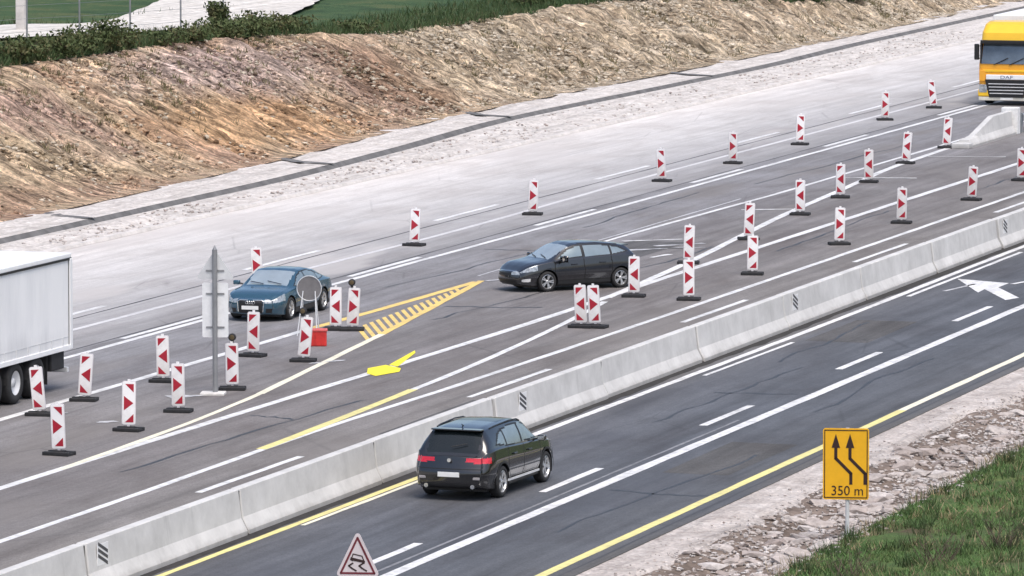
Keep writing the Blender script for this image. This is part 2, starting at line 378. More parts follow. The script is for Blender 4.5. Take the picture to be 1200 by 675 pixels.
# near carriageway
line('edge_line', [(-33.75, 60), (-33.75, 134)], .21, M['lemon'], near)
line('edge_line', [(-33.75, 134), (-33.75, 330)], .20, M['cream'], near)
line('edge_line', [(-33.42, 60), (-33.42, 330)], .05, M['seam'], near, .003)
line('lane_line', [(-36.5, 60), (-36.5, 330)], .27, M['white'], near)
line('lane_line', [(-36.88, 60), (-36.85, 131)], .07, M['ghost'], near)
for k in range(-2, 16): line('lane_dash', [(-37.35, 105.6 + 12.08 * k), (-37.35, 109.7 + 12.08 * k)], .19, M['white'], near)
line('edge_line', [(-40.62, 60), (-40.55, 124)], .17, M['lemon'], near)
line('edge_line', [(-40.38, 111.4), (-40.36, 122.5)], .12, M['cream'], near)
line('edge_line', [(-40.50, 125), (-40.42, 151), (-40.55, 175), (-40.55, 330)], .20, M['white'], near)
line('edge_line', [(-40.12, 139.5), (-40.05, 147.5)], .12, M['white'], near)
line('edge_line', [(-40.15, 160), (-40.2, 174)], .14, M['white'], near)
# merging arrow on the near carriageway
poly('road_arrow', [(-40.04, 165.3), (-38.55, 161.6), (-38.60, 162.6), (-37.35, 159.8), (-37.12, 160.5), (-38.35, 163.2), (-38.35, 164.5)], M['white'], near, .008)
line('lane_dash', [(-39.55, 161.7), (-39.2, 164.0)], .12, M['white_worn'], near, .008)
line('lane_line', [(-38.2, 164.3), (-37.2, 168.5)], .14, M['white'], near, .008)
# carriageway with the chicane
line('edge_line', [(-45.2, 60), (-45.25, 112), (-45.38, 126), (-45.2, 136), (-45.08, 155), (-45.1, 330)], .19, M['white'], mid)
for k in range(-2, 9): line('lane_dash', [(-44.15, 115.4 + 18.0 * k), (-44.15, 121.7 + 18.0 * k)], .17, M['white'], mid)
line('lane_line', [(-48.35, 60), (-48.33, 115), (-48.2, 130), (-48.0, 142), (-47.95, 150), (-48.1, 165), (-48.1, 190), (-48.15, 330)], .25, M['white'], mid)
line('guide_line', [(-45.40, 122.6), (-45.60, 128), (-45.92, 134.5)], .24, M['lemon'], mid, .008)
line('guide_line', [(-45.92, 134.5), (-45.98, 136), (-46.5, 144), (-47.22, 151.8), (-47.7, 156)], .19, M['white'], mid, .008)
line('guide_line', [(-48.3, 118), (-48.6, 126), (-49.1, 132.5)], .17, M['cream'], mid, .008)
line('guide_line', [(-49.1, 132.5), (-50.17, 141.3), (-50.75, 146.1)], .20, M['cream'], mid, .008)
line('guide_line', [(-50.75, 146.1), (-52.78, 160.6)], .20, M['yellow'], mid, .008)
line('lane_line', [(-53.0, 60), (-53.0, 147)], .24, M['white'], mid)
line('guide_line', [(-53.0, 147), (-52.9, 152), (-52.84, 160.3)], .26, M['yellow'], mid, .006)
line('lane_line', [(-52.9, 164.0), (-53.1, 174), (-53.0, 182), (-52.8, 195), (-52.8, 330)], .17, M['white'], mid)
line('lane_line', [(-53.35, 162), (-53.4, 190)], .08, M['white_worn'], mid)
line('guide_line', [(-47.95, 157), (-48.8, 168.3), (-49.6, 176.3), (-50.4, 184.6), (-51.15, 194.5), (-52.0, 206), (-52.25, 216)], .25, M['white'], mid, .009)
# yellow hatched gore
hf = smooth_tab([(132.5, -49.1), (141.3, -50.17), (146.1, -50.75), (160.6, -52.78)])
for k in range(17):
    s = 147.4 + k * .66; xu = -51.92 - .075 * (s - 147.4); u = 0
    while xu + .45 * u < hf(s - u) - .10 and u < 6: u += .02
    if u > .3: poly('hatch_bar', [(xu, s), (xu, s + .30), (xu + .45 * u, s + .30 - u), (xu + .45 * u, s - u)], M['yellow'], mid, .007)
# yellow tape arrow, smears of paint round the crossing
poly('tape_arrow', [(-48.45, 138.42), (-48.28, 139.27), (-47.67, 138.67), (-47.46, 137.94), (-47.71, 136.88), (-48.10, 137.35)], M['bright_yellow'], mid, .012)
poly('tape_arrow', [(-48.20, 139.30), (-48.66, 142.63), (-48.46, 142.09), (-47.87, 139.00)], M['bright_yellow'], mid, .013)
for (x, s, l, w_, a) in [(-51.6, 168.5, 1.6, .3, .5), (-51.0, 171.5, 2.4, .35, .8), (-50.6, 173.2, 1.8, .28, .7), (-50.1, 169.5, 1.2, .2, .2), (-51.8, 174.4, 2.0, .2, .9), (-50.2, 172.2, 1.4, .16, 1.0),
                         (-51.2, 199.8, 2.6, .18, 1.35), (-50.6, 210.2, 2.8, .16, 1.35), (-51.4, 186.2, 1.8, .22, 1.1), (-52.3, 161.2, 1.4, .25, .5), (-51.8, 162.3, 1.6, .25, .7), (-49.9, 139.5, 1.2, .18, .5),
                         (-50.6, 131.5, .9, .5, .9), (-50.5, 126.2, .5, .3, .7), (-49.2, 216.5, 1.2, .2, 1.0), (-52.2, 127.3, .6, .3, .6)]:
    c, d = cos(a), sin(a); n = 7; P = []
    for k in range(n): P.append((x + c * 0 + (k / (n - 1) - .5) * l * d, s + (k / (n - 1) - .5) * l * c, w_ * (.3 + random.random()) / 2))
    up = [(px - h * c, ps + h * d) for px, ps, h in P]; dn = [(px + h * c, ps - h * d) for px, ps, h in P][::-1]
    poly('paint_smear', up + dn, M['white_worn'] if random.random() < .7 else M['white'], mid, .011)
# crack sealing and cut-out patches in the asphalt
M['tar'] = simple('tar_seal', (.035, .035, .038), .5, 0, .2, 4)
M['patch_dark'] = mat_road('asphalt_patch', [(0, (.095, .092, .092)), (1, (.085, .082, .08))], -57, -33, .25, .85)
def tar(parent, x, s, dx, ds, seed):
    r = random.Random(seed); n = 14; P = []; wx = 0
    for k in range(n + 1):
        wx += r.uniform(-.12, .12); P.append((x + dx * k / n + wx * (abs(ds) > abs(dx)), s + ds * k / n + wx * (abs(dx) >= abs(ds))))
    v = []
    for k, (a, b) in enumerate(P):
        h = r.uniform(.02, .05); v += [(a - h, b - h * 1.2, .0028), (a + h, b + h * 1.2, .0028)] if abs(dx) < abs(ds) else [(a, b - h * 2, .0028), (a, b + h * 2, .0028)]
    mk('tar_seal', v, [(2 * k, 2 * k + 1, 2 * k + 3, 2 * k + 2) for k in range(n)], M['tar'], parent)
for k, q in enumerate([(-47.0, 118, .4, 14), (-46.6, 128, -1.2, .5), (-50.8, 150, .6, 9), (-51.5, 153.5, 2.6, .6), (-49.5, 161, .5, 12), (-54.8, 158, .3, 16), (-55.2, 178, -.4, 14), (-47.2, 172, .3, 15), (-46.8, 196, .2, 12), (-55.8, 170, 2.4, .4), (-54.6, 196, .4, 20), (-43.4, 118, .1, 18), (-43.0, 142, .1, 16)]): tar(mid, *q, k)
for k, q in enumerate([(-38.6, 130, .3, 12), (-35.2, 112, .3, 13), (-39.2, 143, .2, 10), (-38.9, 136.2, 2.0, .3), (-35.6, 133, .2, 12), (-36.1, 118.5, 2.2, .3)]): tar(near, *q, 40 + k)
for x0, x1, s0, s1, pr_ in [(-52.4, -50.6, 167.6, 174.2, mid), (-43.9, -42.6, 126, 133, mid), (-35.9, -34.4, 121.5, 127.0, near), (-39.9, -38.2, 148, 153.5, near)]:
    poly('asphalt_patch', [(x0 + random.uniform(-.05, .05), s0), (x1, s0 + random.uniform(-.1, .1)), (x1 + random.uniform(-.05, .05), s1), (x0, s1 + random.uniform(-.1, .1))], M['patch_dark'], pr_, .002)
# far side of the carriageway
line('lane_line', [(-56.5, 60), (-56.45, 160), (-56.35, 185), (-56.5, 330)], .20, M['white'], mid)
for k in range(-3, 10): line('lane_dash', [(-56.78, 143.0 + 17.6 * k), (-56.78, 149.3 + 17.6 * k)], .20, M['white'], mid, .008)
line('lane_line', [(-59.1, 60), (-58.75, 160), (-58.6, 175), (-59.0, 200), (-59.0, 330)], .20, M['white_old'], far)
for k in range(-2, 9): line('lane_dash', [(-60.35, 161.6 + 17.3 * k), (-60.35, 168 + 17.3 * k)], .20, M['white'], far, .006)
line('seam', [(-59.9, 60), (-59.85, 330)], .07, M['seam'], far)
line('seam', [(-57.0, 60), (-57.0, 330)], .06, M['seam'], far)
line('seam', [(-41.9, 60), (-41.9, 330)], .10, M['seam'], mid)

# dark strip with an irregular edge along the foot of the barrier
M['foot_strip'] = simple('dark_foot_strip', (.028, .026, .024), .95, 0, .4, 3)
fstrip = strip('foot_strip', np.linspace(60, 330, 700), lambda s: -40.97, lambda s: -40.70 + .11 * float(fbm(np.array(s * .9), np.array(3.), 4)), .0045, M['foot_strip'], nx=2); tag(fstrip, kind='structure')

# ------------------------------------------------------------------ concrete barrier, segment by segment
def mat_concrete(name, c):
    t = NT(name); p = t.pos(); n = t.noise(p, .9, 6, .7); v = t.noise(t.scale(p, (3, 3, .25)), 1, 5, .7)
    col = t.ramp(n, [(.3, tuple(x * .82 for x in c)), (.7, tuple(min(1, x * 1.12) for x in c))])
    col = t.mix(1, col, t.ramp(v, [(.25, .82), (.42, 1.0), (.8, 1.05)]), 'MULTIPLY')
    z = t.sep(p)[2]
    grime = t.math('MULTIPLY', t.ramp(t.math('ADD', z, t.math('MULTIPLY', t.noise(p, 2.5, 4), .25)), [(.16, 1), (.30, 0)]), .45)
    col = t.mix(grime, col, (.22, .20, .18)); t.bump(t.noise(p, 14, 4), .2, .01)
    return t.done(col, .9, 0, .25)
M['concrete'] = mat_concrete('barrier_concrete', (.56, .555, .545))
M['dark'] = simple('black_rubber', (.018, .018, .02), .75, 0, .3, 8)
M['refl_white'] = simple('white_sheeting', (.82, .82, .82), .35, 0, .04)
M['stripe_grey'] = simple('stripe_charcoal', (.07, .07, .075), .6)
JP = [(-.30, 0), (-.30, .09), (-.17, .34), (-.105, .89), (-.085, .905), (.085, .905), (.105, .89), (.17, .34), (.30, .09), (.30, 0)]
seg_me = None
SEGW = {0: None}
def stripes_plate(parent, x, y, z):
    g = G(); g.box(x, x + .012, y - .27, y + .27, z - .20, z + .20); pl = g.obj('reflector_plate', M['refl_white'], parent)
    g2 = G()
    for k in range(3):
        zz = z - .135 + k * .11
        g2.prism([(y - .24, zz + .10), (y - .24, zz + .165), (y + .24, zz - .03), (y + .24, zz - .095)], x + .012, x + .016, 'x')
    g2.obj('stripe', M['stripe_grey'], pl)
seg_names = ['concrete barrier segment cut by the left frame edge', 'concrete barrier segment at lower left with a striped reflector plate',
  'concrete barrier segment left of the one behind the black SUV', 'concrete barrier segment directly behind the black SUV tail',
  'concrete barrier segment beside the black SUV nose with a small striped plate', 'concrete barrier segment right of the striped plate by the black SUV',
  'middle concrete barrier segment between the double white marker boards and the near road', 'concrete barrier segment with striped plate below the stacked pair of marker boards',
  'concrete barrier segment left of the painted merging arrow tip', 'concrete barrier segment above the painted white merging arrow tip',
  'concrete barrier segment by the right frame edge with striped plate']
for k in range(11):
    s0 = 93.55 + 8.13 * k; dx = random.uniform(-.03, .03)
    g = G(); g.prism(JP, .06, 8.07, 'y')
    o = g.obj('concrete_barrier', M['concrete']); o.location = (-41.25 + dx, s0, 0); o.rotation_euler.z = random.uniform(-.002, .002)
    tag(o, seg_names[k], 'barrier', 'concrete barrier segments between the carriageways')
    bm = bmesh.new(); bm.from_mesh(o.data); bmesh.ops.bevel(bm, geom=[e for e in bm.edges if abs(e.verts[0].co.y - e.verts[1].co.y) < .01], offset=.025, segments=1, affect='EDGES'); bm.to_mesh(o.data); bm.free()
    # dark fill added inside the joint to deepen its shade
    g = G(); g.box(-.075, .075, 8.05, 8.21, .02, .86); g.obj('joint_fill', M['dark'], o)
    if k in (1, 4, 7, 10): stripes_plate(o, .150, {1: .75, 4: 1.9, 7: 1.1, 10: .75}[k], .62)
# far run of the same wall beyond the frame: not seen, left out

# tapered end of the wall by the yellow truck, and the guard rail behind it
te = thing('barrier_end', 'pale concrete barrier with a ramped end in front of the yellow truck', 'barrier', (-51.72, 214.4, 0))
g = G(); n = 12; JPh = lambda h: [(x * 1.0, min(z, h) if z < .3 else .3 + (z - .3) / .605 * max(.0, h - .3)) for x, z in JP]
rings = []
for k in range(n + 1):
    y = k / n * 7.2; h = .24 + .66 * min(1, max(0, (y - .4) / 3.8)); rings.append([(x, y, z) for x, z in JPh(h)])
m = len(JP); g.v = [p for r in rings for p in r]
g.f = [(a * m + i, a * m + i + 1, (a + 1) * m + i + 1, (a + 1) * m + i) for a in range(n) for i in range(m - 1)] + [tuple(range(m)), tuple(range(n * m, n * m + m))]
g.obj('ramped_wall', M['concrete'], te)
g = G(); g.bbox(-.33, .33, -.6, .0, 0, .20, .03); g.obj('end_block', M['concrete'], te)
g = G(); g.bbox(-.30, .34, 7.22, 7.7, 0, 1.02, .03); g.obj('end_pillar', simple('white_concrete', (.72, .72, .71), .8), te)
M['steel'] = simple('galvanised_steel', (.42, .43, .44), .45, .6, .2, 4)
gr = thing('guard_rail', 'steel guard rail running back from the concrete barrier end', 'guard rail', (-51.35, 222.4, 0))
W = [(-.02, .45), (.05, .50), (.05, .56), (-.01, .60), (.05, .64), (.05, .70), (-.02, .75), (-.035, .75), (.03, .70), (.03, .64), (-.03, .60), (.03, .56), (.03, .50), (-.035, .45)]
g = G(); g.prism(W, 0, 40, 'y'); g.obj('rail', M['steel'], gr)
for k in range(11):
    g = G(); g.box(-.13, -.04, k * 3.9 + .1, k * 3.9 + .22, 0, .78); g.obj('post', M['steel'], gr)

# ------------------------------------------------------------------ marker boards
def mat_board():
    t = NT('board_white'); p = t.pos(False); z = t.sep(p)[2]; rnd = t.n.new('ShaderNodeObjectInfo').outputs['Random']
    d = t.math('ADD', t.math('MULTIPLY', t.noise(p, 9, 5, .7), .9), t.math('MULTIPLY', rnd, .45))
    f = t.math('MULTIPLY', t.ramp(t.math('SUBTRACT', d, t.math('MULTIPLY', z, .45)), [(.2, 0), (.75, 1)]), .55)
    return t.done(t.mix(f, (.84, .83, .83), (.42, .39, .36)), .45)
M['board_white'] = mat_board()
M['board_red'] = simple('board_red', (.36, .012, .03), .4, 0, .15, 3)
M['board_edge'] = simple('board_back_grey', (.62, .60, .62), .5, 0, .1)
M['lamp_lens'] = simple('lamp_lens', (.10, .075, .04), .15, 0, .2)
def rrect(w_, z0, z1, r=.035, n=3):
    P = []
    for cx, cz, a0 in ((w_ / 2 - r, z1 - r, 0), (-w_ / 2 + r, z1 - r, 90), (-w_ / 2 + r, z0 + r, 180), (w_ / 2 - r, z0 + r, 270)):
        for k in range(n + 1): a = radians(a0 + 90 * k / n); P.append((cx + r * cos(a), cz + r * sin(a)))
    return P
BW, BZ0, BZ1 = .285, .15, 1.12
def gm(g, name, mat, smooth=False):
    o = g.obj(name, mat, None, smooth); me = o.data; bpy.data.objects.remove(o); return me
board_me = gm(G().prism(rrect(BW, BZ0, BZ1), -.025, .025, 'y'), 'board', M['board_white'])
frame_me = gm(G().prism(rrect(BW + .03, BZ0 - .01, BZ1 + .015, .045), -.012, .020, 'y'), 'board_frame', M['board_edge'])
pin_me = gm(G().box(-.03, .03, -.022, .022, BZ1, BZ1 + .055), 'grip', M['board_white'])
post_me = gm(G().box(-.03, .03, -.018, .018, .06, .165), 'post', M['board_edge'])
bb = G(); bb.bbox(-.32, .32, -.20, -.07, 0, .085, .02).bbox(-.32, .32, .07, .20, 0, .085, .02).bbox(-.14, .14, -.08, .08, 0, .11, .02).bbox(-.32, -.25, -.08, .08, 0, .06, .015).bbox(.25, .32, -.08, .08, 0, .06, .015)
base_me = gm(bb, 'base', M['dark'])
lamp_me = gm(G().lathe([(-.05, .0), (-.05, .07), (-.035, .092), (.035, .092), (.05, .07), (.05, .0)], 16, (0, 0, 1.27)), 'lamp', M['dark'])
lens_me = gm(G().lathe([(-.058, .0), (-.056, .045), (-.049, .062), (-.049, 0)], 14, (0, 0, 1.27)), 'lens', M['lamp_lens'])
lampfoot_me = gm(G().box(-.04, .04, -.03, .03, BZ1 + .02, 1.20), 'lamp_foot', M['dark'])
i_ = BW / 2 - .032; zm = (BZ0 + BZ1) / 2
def tri(P): return P
def stripe_meshes(d):
    T = [[(-i_ * .75, BZ1 - .05), (i_, BZ1 - .05), (i_, BZ1 - .24)], [(-i_, zm - .165), (-i_, zm + .165), (i_ * .95, zm)], [(i_, BZ0 + .05), (i_, BZ0 + .24), (-i_ * .75, BZ0 + .05)]]
    return [gm(G().prism([(x * d, z) for x, z in P], -.029, -.024, 'y'), 'stripe', M['board_red']) for P in T]
ST = {'R': stripe_meshes(1), 'L': stripe_meshes(-1)}
def marker(x, s, d, label, lamp=0, rz=None):
    t = thing('marker_board', label, 'marker board', (x, s, 0), radians(random.uniform(4, 16)) if rz is None else radians(rz), 'red and white marker boards')
    tilt = (radians(random.uniform(-3, 3)), radians(random.gauss(0, 3.0)), radians(random.uniform(-10, 10)) if rz is None else 0)
    inst('base', base_me, t, (0, 0, 0), (0, 0, radians(random.uniform(-14, 14))))
    inst('post', post_me, t)
    b = inst('board', board_me, t, (0, 0, 0), tilt)
    inst('frame', frame_me, b); inst('grip', pin_me, b)
    for me in ST[d]: inst('stripe', me, b)
    if lamp:
        l = inst('lamp', lamp_me, t, (0, 0, 0), (0, 0, radians(90) + tilt[2])); inst('lens', lens_me, l); inst('lamp_foot', lampfoot_me, l)
far_names = ['mostly hidden behind the dark blue car', 'second from the left in the far row', 'third from the left in the far row',
 'fourth from the left in the far row', 'fifth from the left in the far row', 'third from the right end of the far row', 'second from the right end of the far row', 'last in the far row, nearest the yellow truck']
for (x, s), n in zip([(-58.14, 156.8), (-58.15, 170.4), (-58.06, 181.9), (-57.9, 196.0), (-57.75, 204.4), (-57.85, 213.9), (-58.1, 227.6), (-57.95, 235.0)], far_names):
    marker(x, s, 'R', 'red and white marker board ' + n)
k_names = ['right at the foot of the ramped concrete barrier end', 'second from the ramped barrier end on the diagonal white line', 'third from the ramped barrier end on the diagonal white line',
 'fourth from the ramped barrier end on the diagonal white line', 'fifth from the ramped barrier end on the diagonal white line', 'on the diagonal line, its foot overlapped by a nearer board',
 'on the diagonal line, upper of the stacked pair beside the dark hatchback', 'standing in front of the dark hatchback tail']
for (x, s), n in zip([(-52.3, 214.0), (-51.9, 206.3), (-51.05, 197.8), (-50.34, 191.3), (-49.88, 184.5), (-49.08, 175.5), (-48.64, 167.4), (-47.33, 157.5)], k_names):
    marker(x, s, 'L', 'left-arrow marker board ' + n)
e_names = ['lower and nearer of the stacked pair right of the dark hatchback', 'second nearest along the concrete wall, overlapping a farther board', 'third nearest in the row along the concrete wall',
 'fourth nearest in the row along the concrete wall', 'second last in the row along the concrete wall', 'at the right frame edge, last in the row along the wall']
for (x, s), n in zip([(-45.63, 157.1), (-45.94, 164.7), (-46.0, 174.7), (-46.03, 182.5), (-45.98, 191.7), (-46.24, 200.1)], e_names):
    marker(x, s, 'R', 'right-arrow marker board ' + n)
marker(-46.31, 149.3, 'L', 'left board of the double marker in front of the dark hatchback', 0, 9)
marker(-45.94, 149.36, 'R', 'right board of the double marker in front of the dark hatchback', 0, 9)
marker(-52.24, 146.7, 'L', 'left board of the double marker at the yellow hatched wedge', 0, 10)
marker(-51.80, 146.75, 'R', 'right board of the double marker at the yellow hatched wedge, with a lamp', 1, 10)
marker(-50.50, 139.4, 'R', 'marker board with a round lamp right in front of the red box', 1)
marker(-52.10, 140.1, 'L', 'left-arrow marker board in front of the dark blue car number plate', 0)
marker(-50.02, 133.1, 'R', 'marker board with a round lamp beside the tall grey sign pole', 1)
marker(-52.18, 134.1, 'L', 'left-arrow marker board on the white line left of the tall grey sign pole')
marker(-49.63, 128.5, 'R', 'right-arrow marker board standing just left of the tall grey sign pole')
marker(-49.41, 124.8, 'R', 'right-arrow marker board second nearest the camera, right of the lowest board')
marker(-52.55, 129.9, 'L', 'left-arrow marker board beside the rear underside of the white trailer')
marker(-52.43, 126.9, 'L', 'left-arrow marker board nearest the left frame edge, by the trailer wheels')
marker(-49.26, 120.3, 'R', 'lowest and nearest marker board at the left of the picture')

# ------------------------------------------------------------------ signs
M['sign_yellow'] = simple('sign_yellow', (.80, .42, .015), .4, 0, .06, 4)
M['sign_black'] = simple('sign_black', (.03, .012, .012), .5, 0, .1)
M['alu'] = simple('aluminium_grey', (.62, .63, .64), .5, .15, .12, 3)
M['pole_grey'] = simple('pole_grey', (.27, .275, .285), .5, .4, .15, 3)
def text_mesh(txt, size, mat, ext=.004):
    c = bpy.data.curves.new('lettering', 'FONT'); c.body = txt; c.size = size; c.extrude = ext; c.align_x = 'CENTER'; c.align_y = 'CENTER'
    o = bpy.data.objects.new('lettering', c); COL.objects.link(o); dg = bpy.context.evaluated_depsgraph_get()
    me = bpy.data.meshes.new_from_object(o.evaluated_get(dg)); bpy.data.objects.remove(o); me.materials.clear(); me.materials.append(mat); return me
ys = thing('road_sign', 'yellow lane shift sign with two black bent arrows on the grassy verge', 'road sign', (-29.72, 113.6, 0), radians(12))
zb_ = -.2
g = G(); g.tube((0, .05, zb_), (0, .05, 2.1), .04, 10); g.obj('pole', M['alu'], ys)
Z0, Z1, HW = .68, 2.10, .455
g = G(); g.prism([(x - .03, z) for x, z in [(p[0], p[1]) for p in rrect(2 * HW, Z0, Z1, .05)]], -.012, .012, 'y'); pan = g.obj('panel', M['sign_yellow'], ys)
def outline(P, wd):
    g = G()
    for (x0, z0), (x1, z1) in zip(P, P[1:]):
        dx, dz = x1 - x0, z1 - z0; l = hypot(dx, dz); nx, nz = -dz / l * wd / 2, dx / l * wd / 2; ex, ez = dx / l * wd * .3, dz / l * wd * .3
        g.prism([(x0 - ex + nx, z0 - ez + nz), (x0 - ex - nx, z0 - ez - nz), (x1 + ex - nx, z1 + ez - nz), (x1 + ex + nx, z1 + ez + nz)], -.017, -.0125, 'y')
    return g
B = [(-HW + .005, Z0 + .04), (HW - .065, Z0 + .04), (HW - .065, Z1 - .04), (-HW + .005, Z1 - .04), (-HW + .005, Z0 + .04)]
outline(B, .018).obj('border', M['sign_black'], pan)
for ox in (-.04, .24):
    g = outline([(ox + .11, Z0 + .32), (ox + .11, Z0 + .52), (ox - .19, Z0 + .82), (ox - .19, Z0 + 1.05)], .062)
    g.prism([(ox - .275, Z0 + 1.03), (ox - .105, Z0 + 1.03), (ox - .19, Z0 + 1.31)], -.0175, -.0128, 'y'); g.obj('arrow', M['sign_black'], pan)
o = inst('lettering', text_mesh('350 m', .27, M['sign_black']), pan, (.0, -.014, Z0 + .17), (radians(90), 0, 0), (.95, 1, 1))

ts = thing('warning_sign', 'triangular slippery road warning sign at the bottom frame edge', 'road sign', (-32.95, 93.6, -.22), radians(12))
g = G(); g.tube((0, .05, .1), (0, .05, 2.6), .035, 10); g.obj('pole', M['alu'], ts)
def tri_round(w_, z0, h, r=.05, n=4):
    C = [(-w_ / 2 + r * 1.6, z0 + r, 210), (w_ / 2 - r * 1.6, z0 + r, 330), (0, z0 + h - r * 1.9, 90)]; P = []
    for cx, cz, a in C:
        for k in range(n + 1): b = radians(a - 55 + 110 * k / n); P.append((cx + r * cos(b), cz + r * sin(b)))
    return P
M['sign_red'] = simple('faded_sign_red', (.14, .02, .03), .5, 0, .2, 3)
M['sign_pale'] = simple('faded_sign_white', (.60, .54, .56), .45, 0, .08, 3)
TB, TH = 2.02, .77
g = G(); g.prism(tri_round(.76, TB, TH), -.012, .012, 'y'); pn = g.obj('panel', M['sign_pale'], ts)
g = outline([(-.285, TB + .055), (.285, TB + .055), (0, TB + .655), (-.285, TB + .055)], .034); g.obj('border', M['sign_red'], pn)
g = G()
car_top = [(-.10, .33), (-.075, .40), (.075, .365), (.10, .30)]; car_bot = [(-.13, .30), (-.115, .345), (.125, .29), (.12, .235), (.085, .235), (.08, .255), (-.075, .285), (-.085, .275)]
g.prism([(x, TB + z - .02) for x, z in car_bot], -.017, -.0128, 'y')
g2 = outline([(x, TB + z - .02) for x, z in car_top], .018); g.add(g2.v, g2.f)
for ox in (-.10, .075):
    g2 = outline([(ox + .02, TB + .225), (ox - .05, TB + .18), (ox + .0, TB + .14), (ox + .075, TB + .095)], .026); g.add(g2.v, g2.f)
g.obj('skidding_car_symbol', M['sign_black'], pn)

gs = thing('road_sign', 'back of a tall grey sign post with a triangle over a long panel', 'road sign', (-50.08, 132.1, 0), radians(14))
g = G(); g.tube((0, 0, 0), (0, 0, 3.46), .062, 12); g.tube((0, 0, 3.46), (0, 0, 3.56), .05, 12, .01); g.obj('pole', M['pole_grey'], gs)
g = G(); g.prism(tri_round(.92, 2.74, .72), .075, .095, 'y'); g.obj('triangle_panel', M['alu'], gs)
g = G(); g.prism(rrect(.62, 1.36, 2.66, .04), .075, .095, 'y'); g.obj('long_panel', simple('pale_panel_back', (.74, .75, .76), .5, .05, .08), gs)
for z in (1.6, 2.4, 2.95):
    g = G(); g.box(-.22, .22, .055, .078, z - .02, z + .02); g.obj('clamp', M['pole_grey'], gs)
g = G(); g.bbox(-.34, .24, -.28, .24, -.01, .06, .02); g.obj('footing', simple('cement', (.62, .60, .57), .9), gs)

rs = thing('road_sign', 'back of a low round grey sign on a thin stand beside the dark blue car', 'road sign', (-52.5, 145.4, 0), radians(8))
g = G(); n = 24; g.prism([(.31 * cos(2 * pi * k / n), 1.22 + .31 * sin(2 * pi * k / n)) for k in range(n)], -.012, .012, 'y'); g.obj('disc', simple('dark_disc_back', (.17, .163, .165), .6, 0, .15, 5), rs)
g = G(); n = 24; ring = [(.325 * cos(2 * pi * k / n), -.018, 1.22 + .325 * sin(2 * pi * k / n)) for k in range(n + 1)]; g.path(ring, .012, 5); g.obj('rim', M['alu'], rs)
for sx in (-1, 1):
    g = G(); g.tube((sx * .16, .02, 1.15), (sx * .24, .10, 0), .016, 6); g.tube((sx * .16, -.02, 1.15), (sx * .26, -.30, 0), .016, 6); g.obj('leg', M['alu'], rs)
M['red_plastic'] = simple('red_plastic', (.55, .03, .025), .45, 0, .2, 5)
rb = thing('ballast_box', 'red plastic box on the asphalt behind a marker board', 'box', (-51.45, 143.0, 0), radians(20))
g = G(); g.bbox(-.27, .27, -.19, .19, 0, .40, .035); g.obj('tub', M['red_plastic'], rb)
g = G(); g.bbox(-.29, .29, -.21, .21, .385, .43, .015); g.obj('lid', simple('pale_red_lid', (.60, .10, .09), .5), rb)
for x in (-.16, 0, .16):
    g = G(); g.box(x - .015, x + .015, -.215, -.19, .03, .38); g.obj('rib', M['red_plastic'], rb)

# ------------------------------------------------------------------ cars
def paint(name, c, metal=.35, rough=.28):
    t = NT(name); p = t.pos(False); z = t.sep(p)[2]
    dust = t.math('MULTIPLY', t.ramp(t.math('ADD', z, t.math('MULTIPLY', t.noise(p, 4, 5, .7), .5)), [(.35, 1), (.85, 0)]), .12)
    col = t.mix(dust, c, (.16, .145, .13)); r = t.math('ADD', t.math('MULTIPLY', dust, 1.2), rough)
    t.p.inputs['Coat IOR'].default_value = 1.6
    return t.done(col, r, metal, .5, 1.0)
M['glass'] = simple('car_glass', (.012, .016, .018), .06, 0, .1, 2, 0, 0, .5, 1.5)
M['screen'] = simple('windscreen_glass', (.50, .57, .59), .09, .6, .12, 1.5)  # pale metallic base colour stands in for bright sky reflected in the glass
M['side_glass'] = simple('side_glass', (.26, .32, .345), .07, .45, .15, 1.5)  # base lightened to carry the sky reflection in its colour
M['trim'] = simple('black_trim', (.012, .012, .013), .45, 0, .2, 8)
M['gap'] = simple('panel_gap', (.004, .004, .004), .8)
M['tyre'] = simple('tyre', (.022, .022, .023), .85, 0, .25, 9)
M['alloy'] = simple('alloy', (.62, .63, .64), .3, .75, .1, 5)
M['chrome'] = simple('chrome', (.75, .76, .77), .15, .9, .05)
M['tail'] = simple('tail_light', (.55, .012, .03), .15, 0, .25, 14, .6)
M['headlamp'] = simple('head_lamp', (.34, .37, .39), .1, .3, .6, 14, .8)
M['plate'] = simple('number_plate', (.78, .78, .76), .5, 0, .05)
M['fog'] = simple('lamp_white', (.85, .85, .83), .25, 0, .1, 10, .5)

def pin(poly_, x, y):
    c = False; n = len(poly_)
    for i in range(n):
        (x0, y0), (x1, y1) = poly_[i], poly_[i - 1]
        if (y0 > y) != (y1 > y) and x < (x1 - x0) * (y - y0) / (y1 - y0) + x0: c = not c
    return c

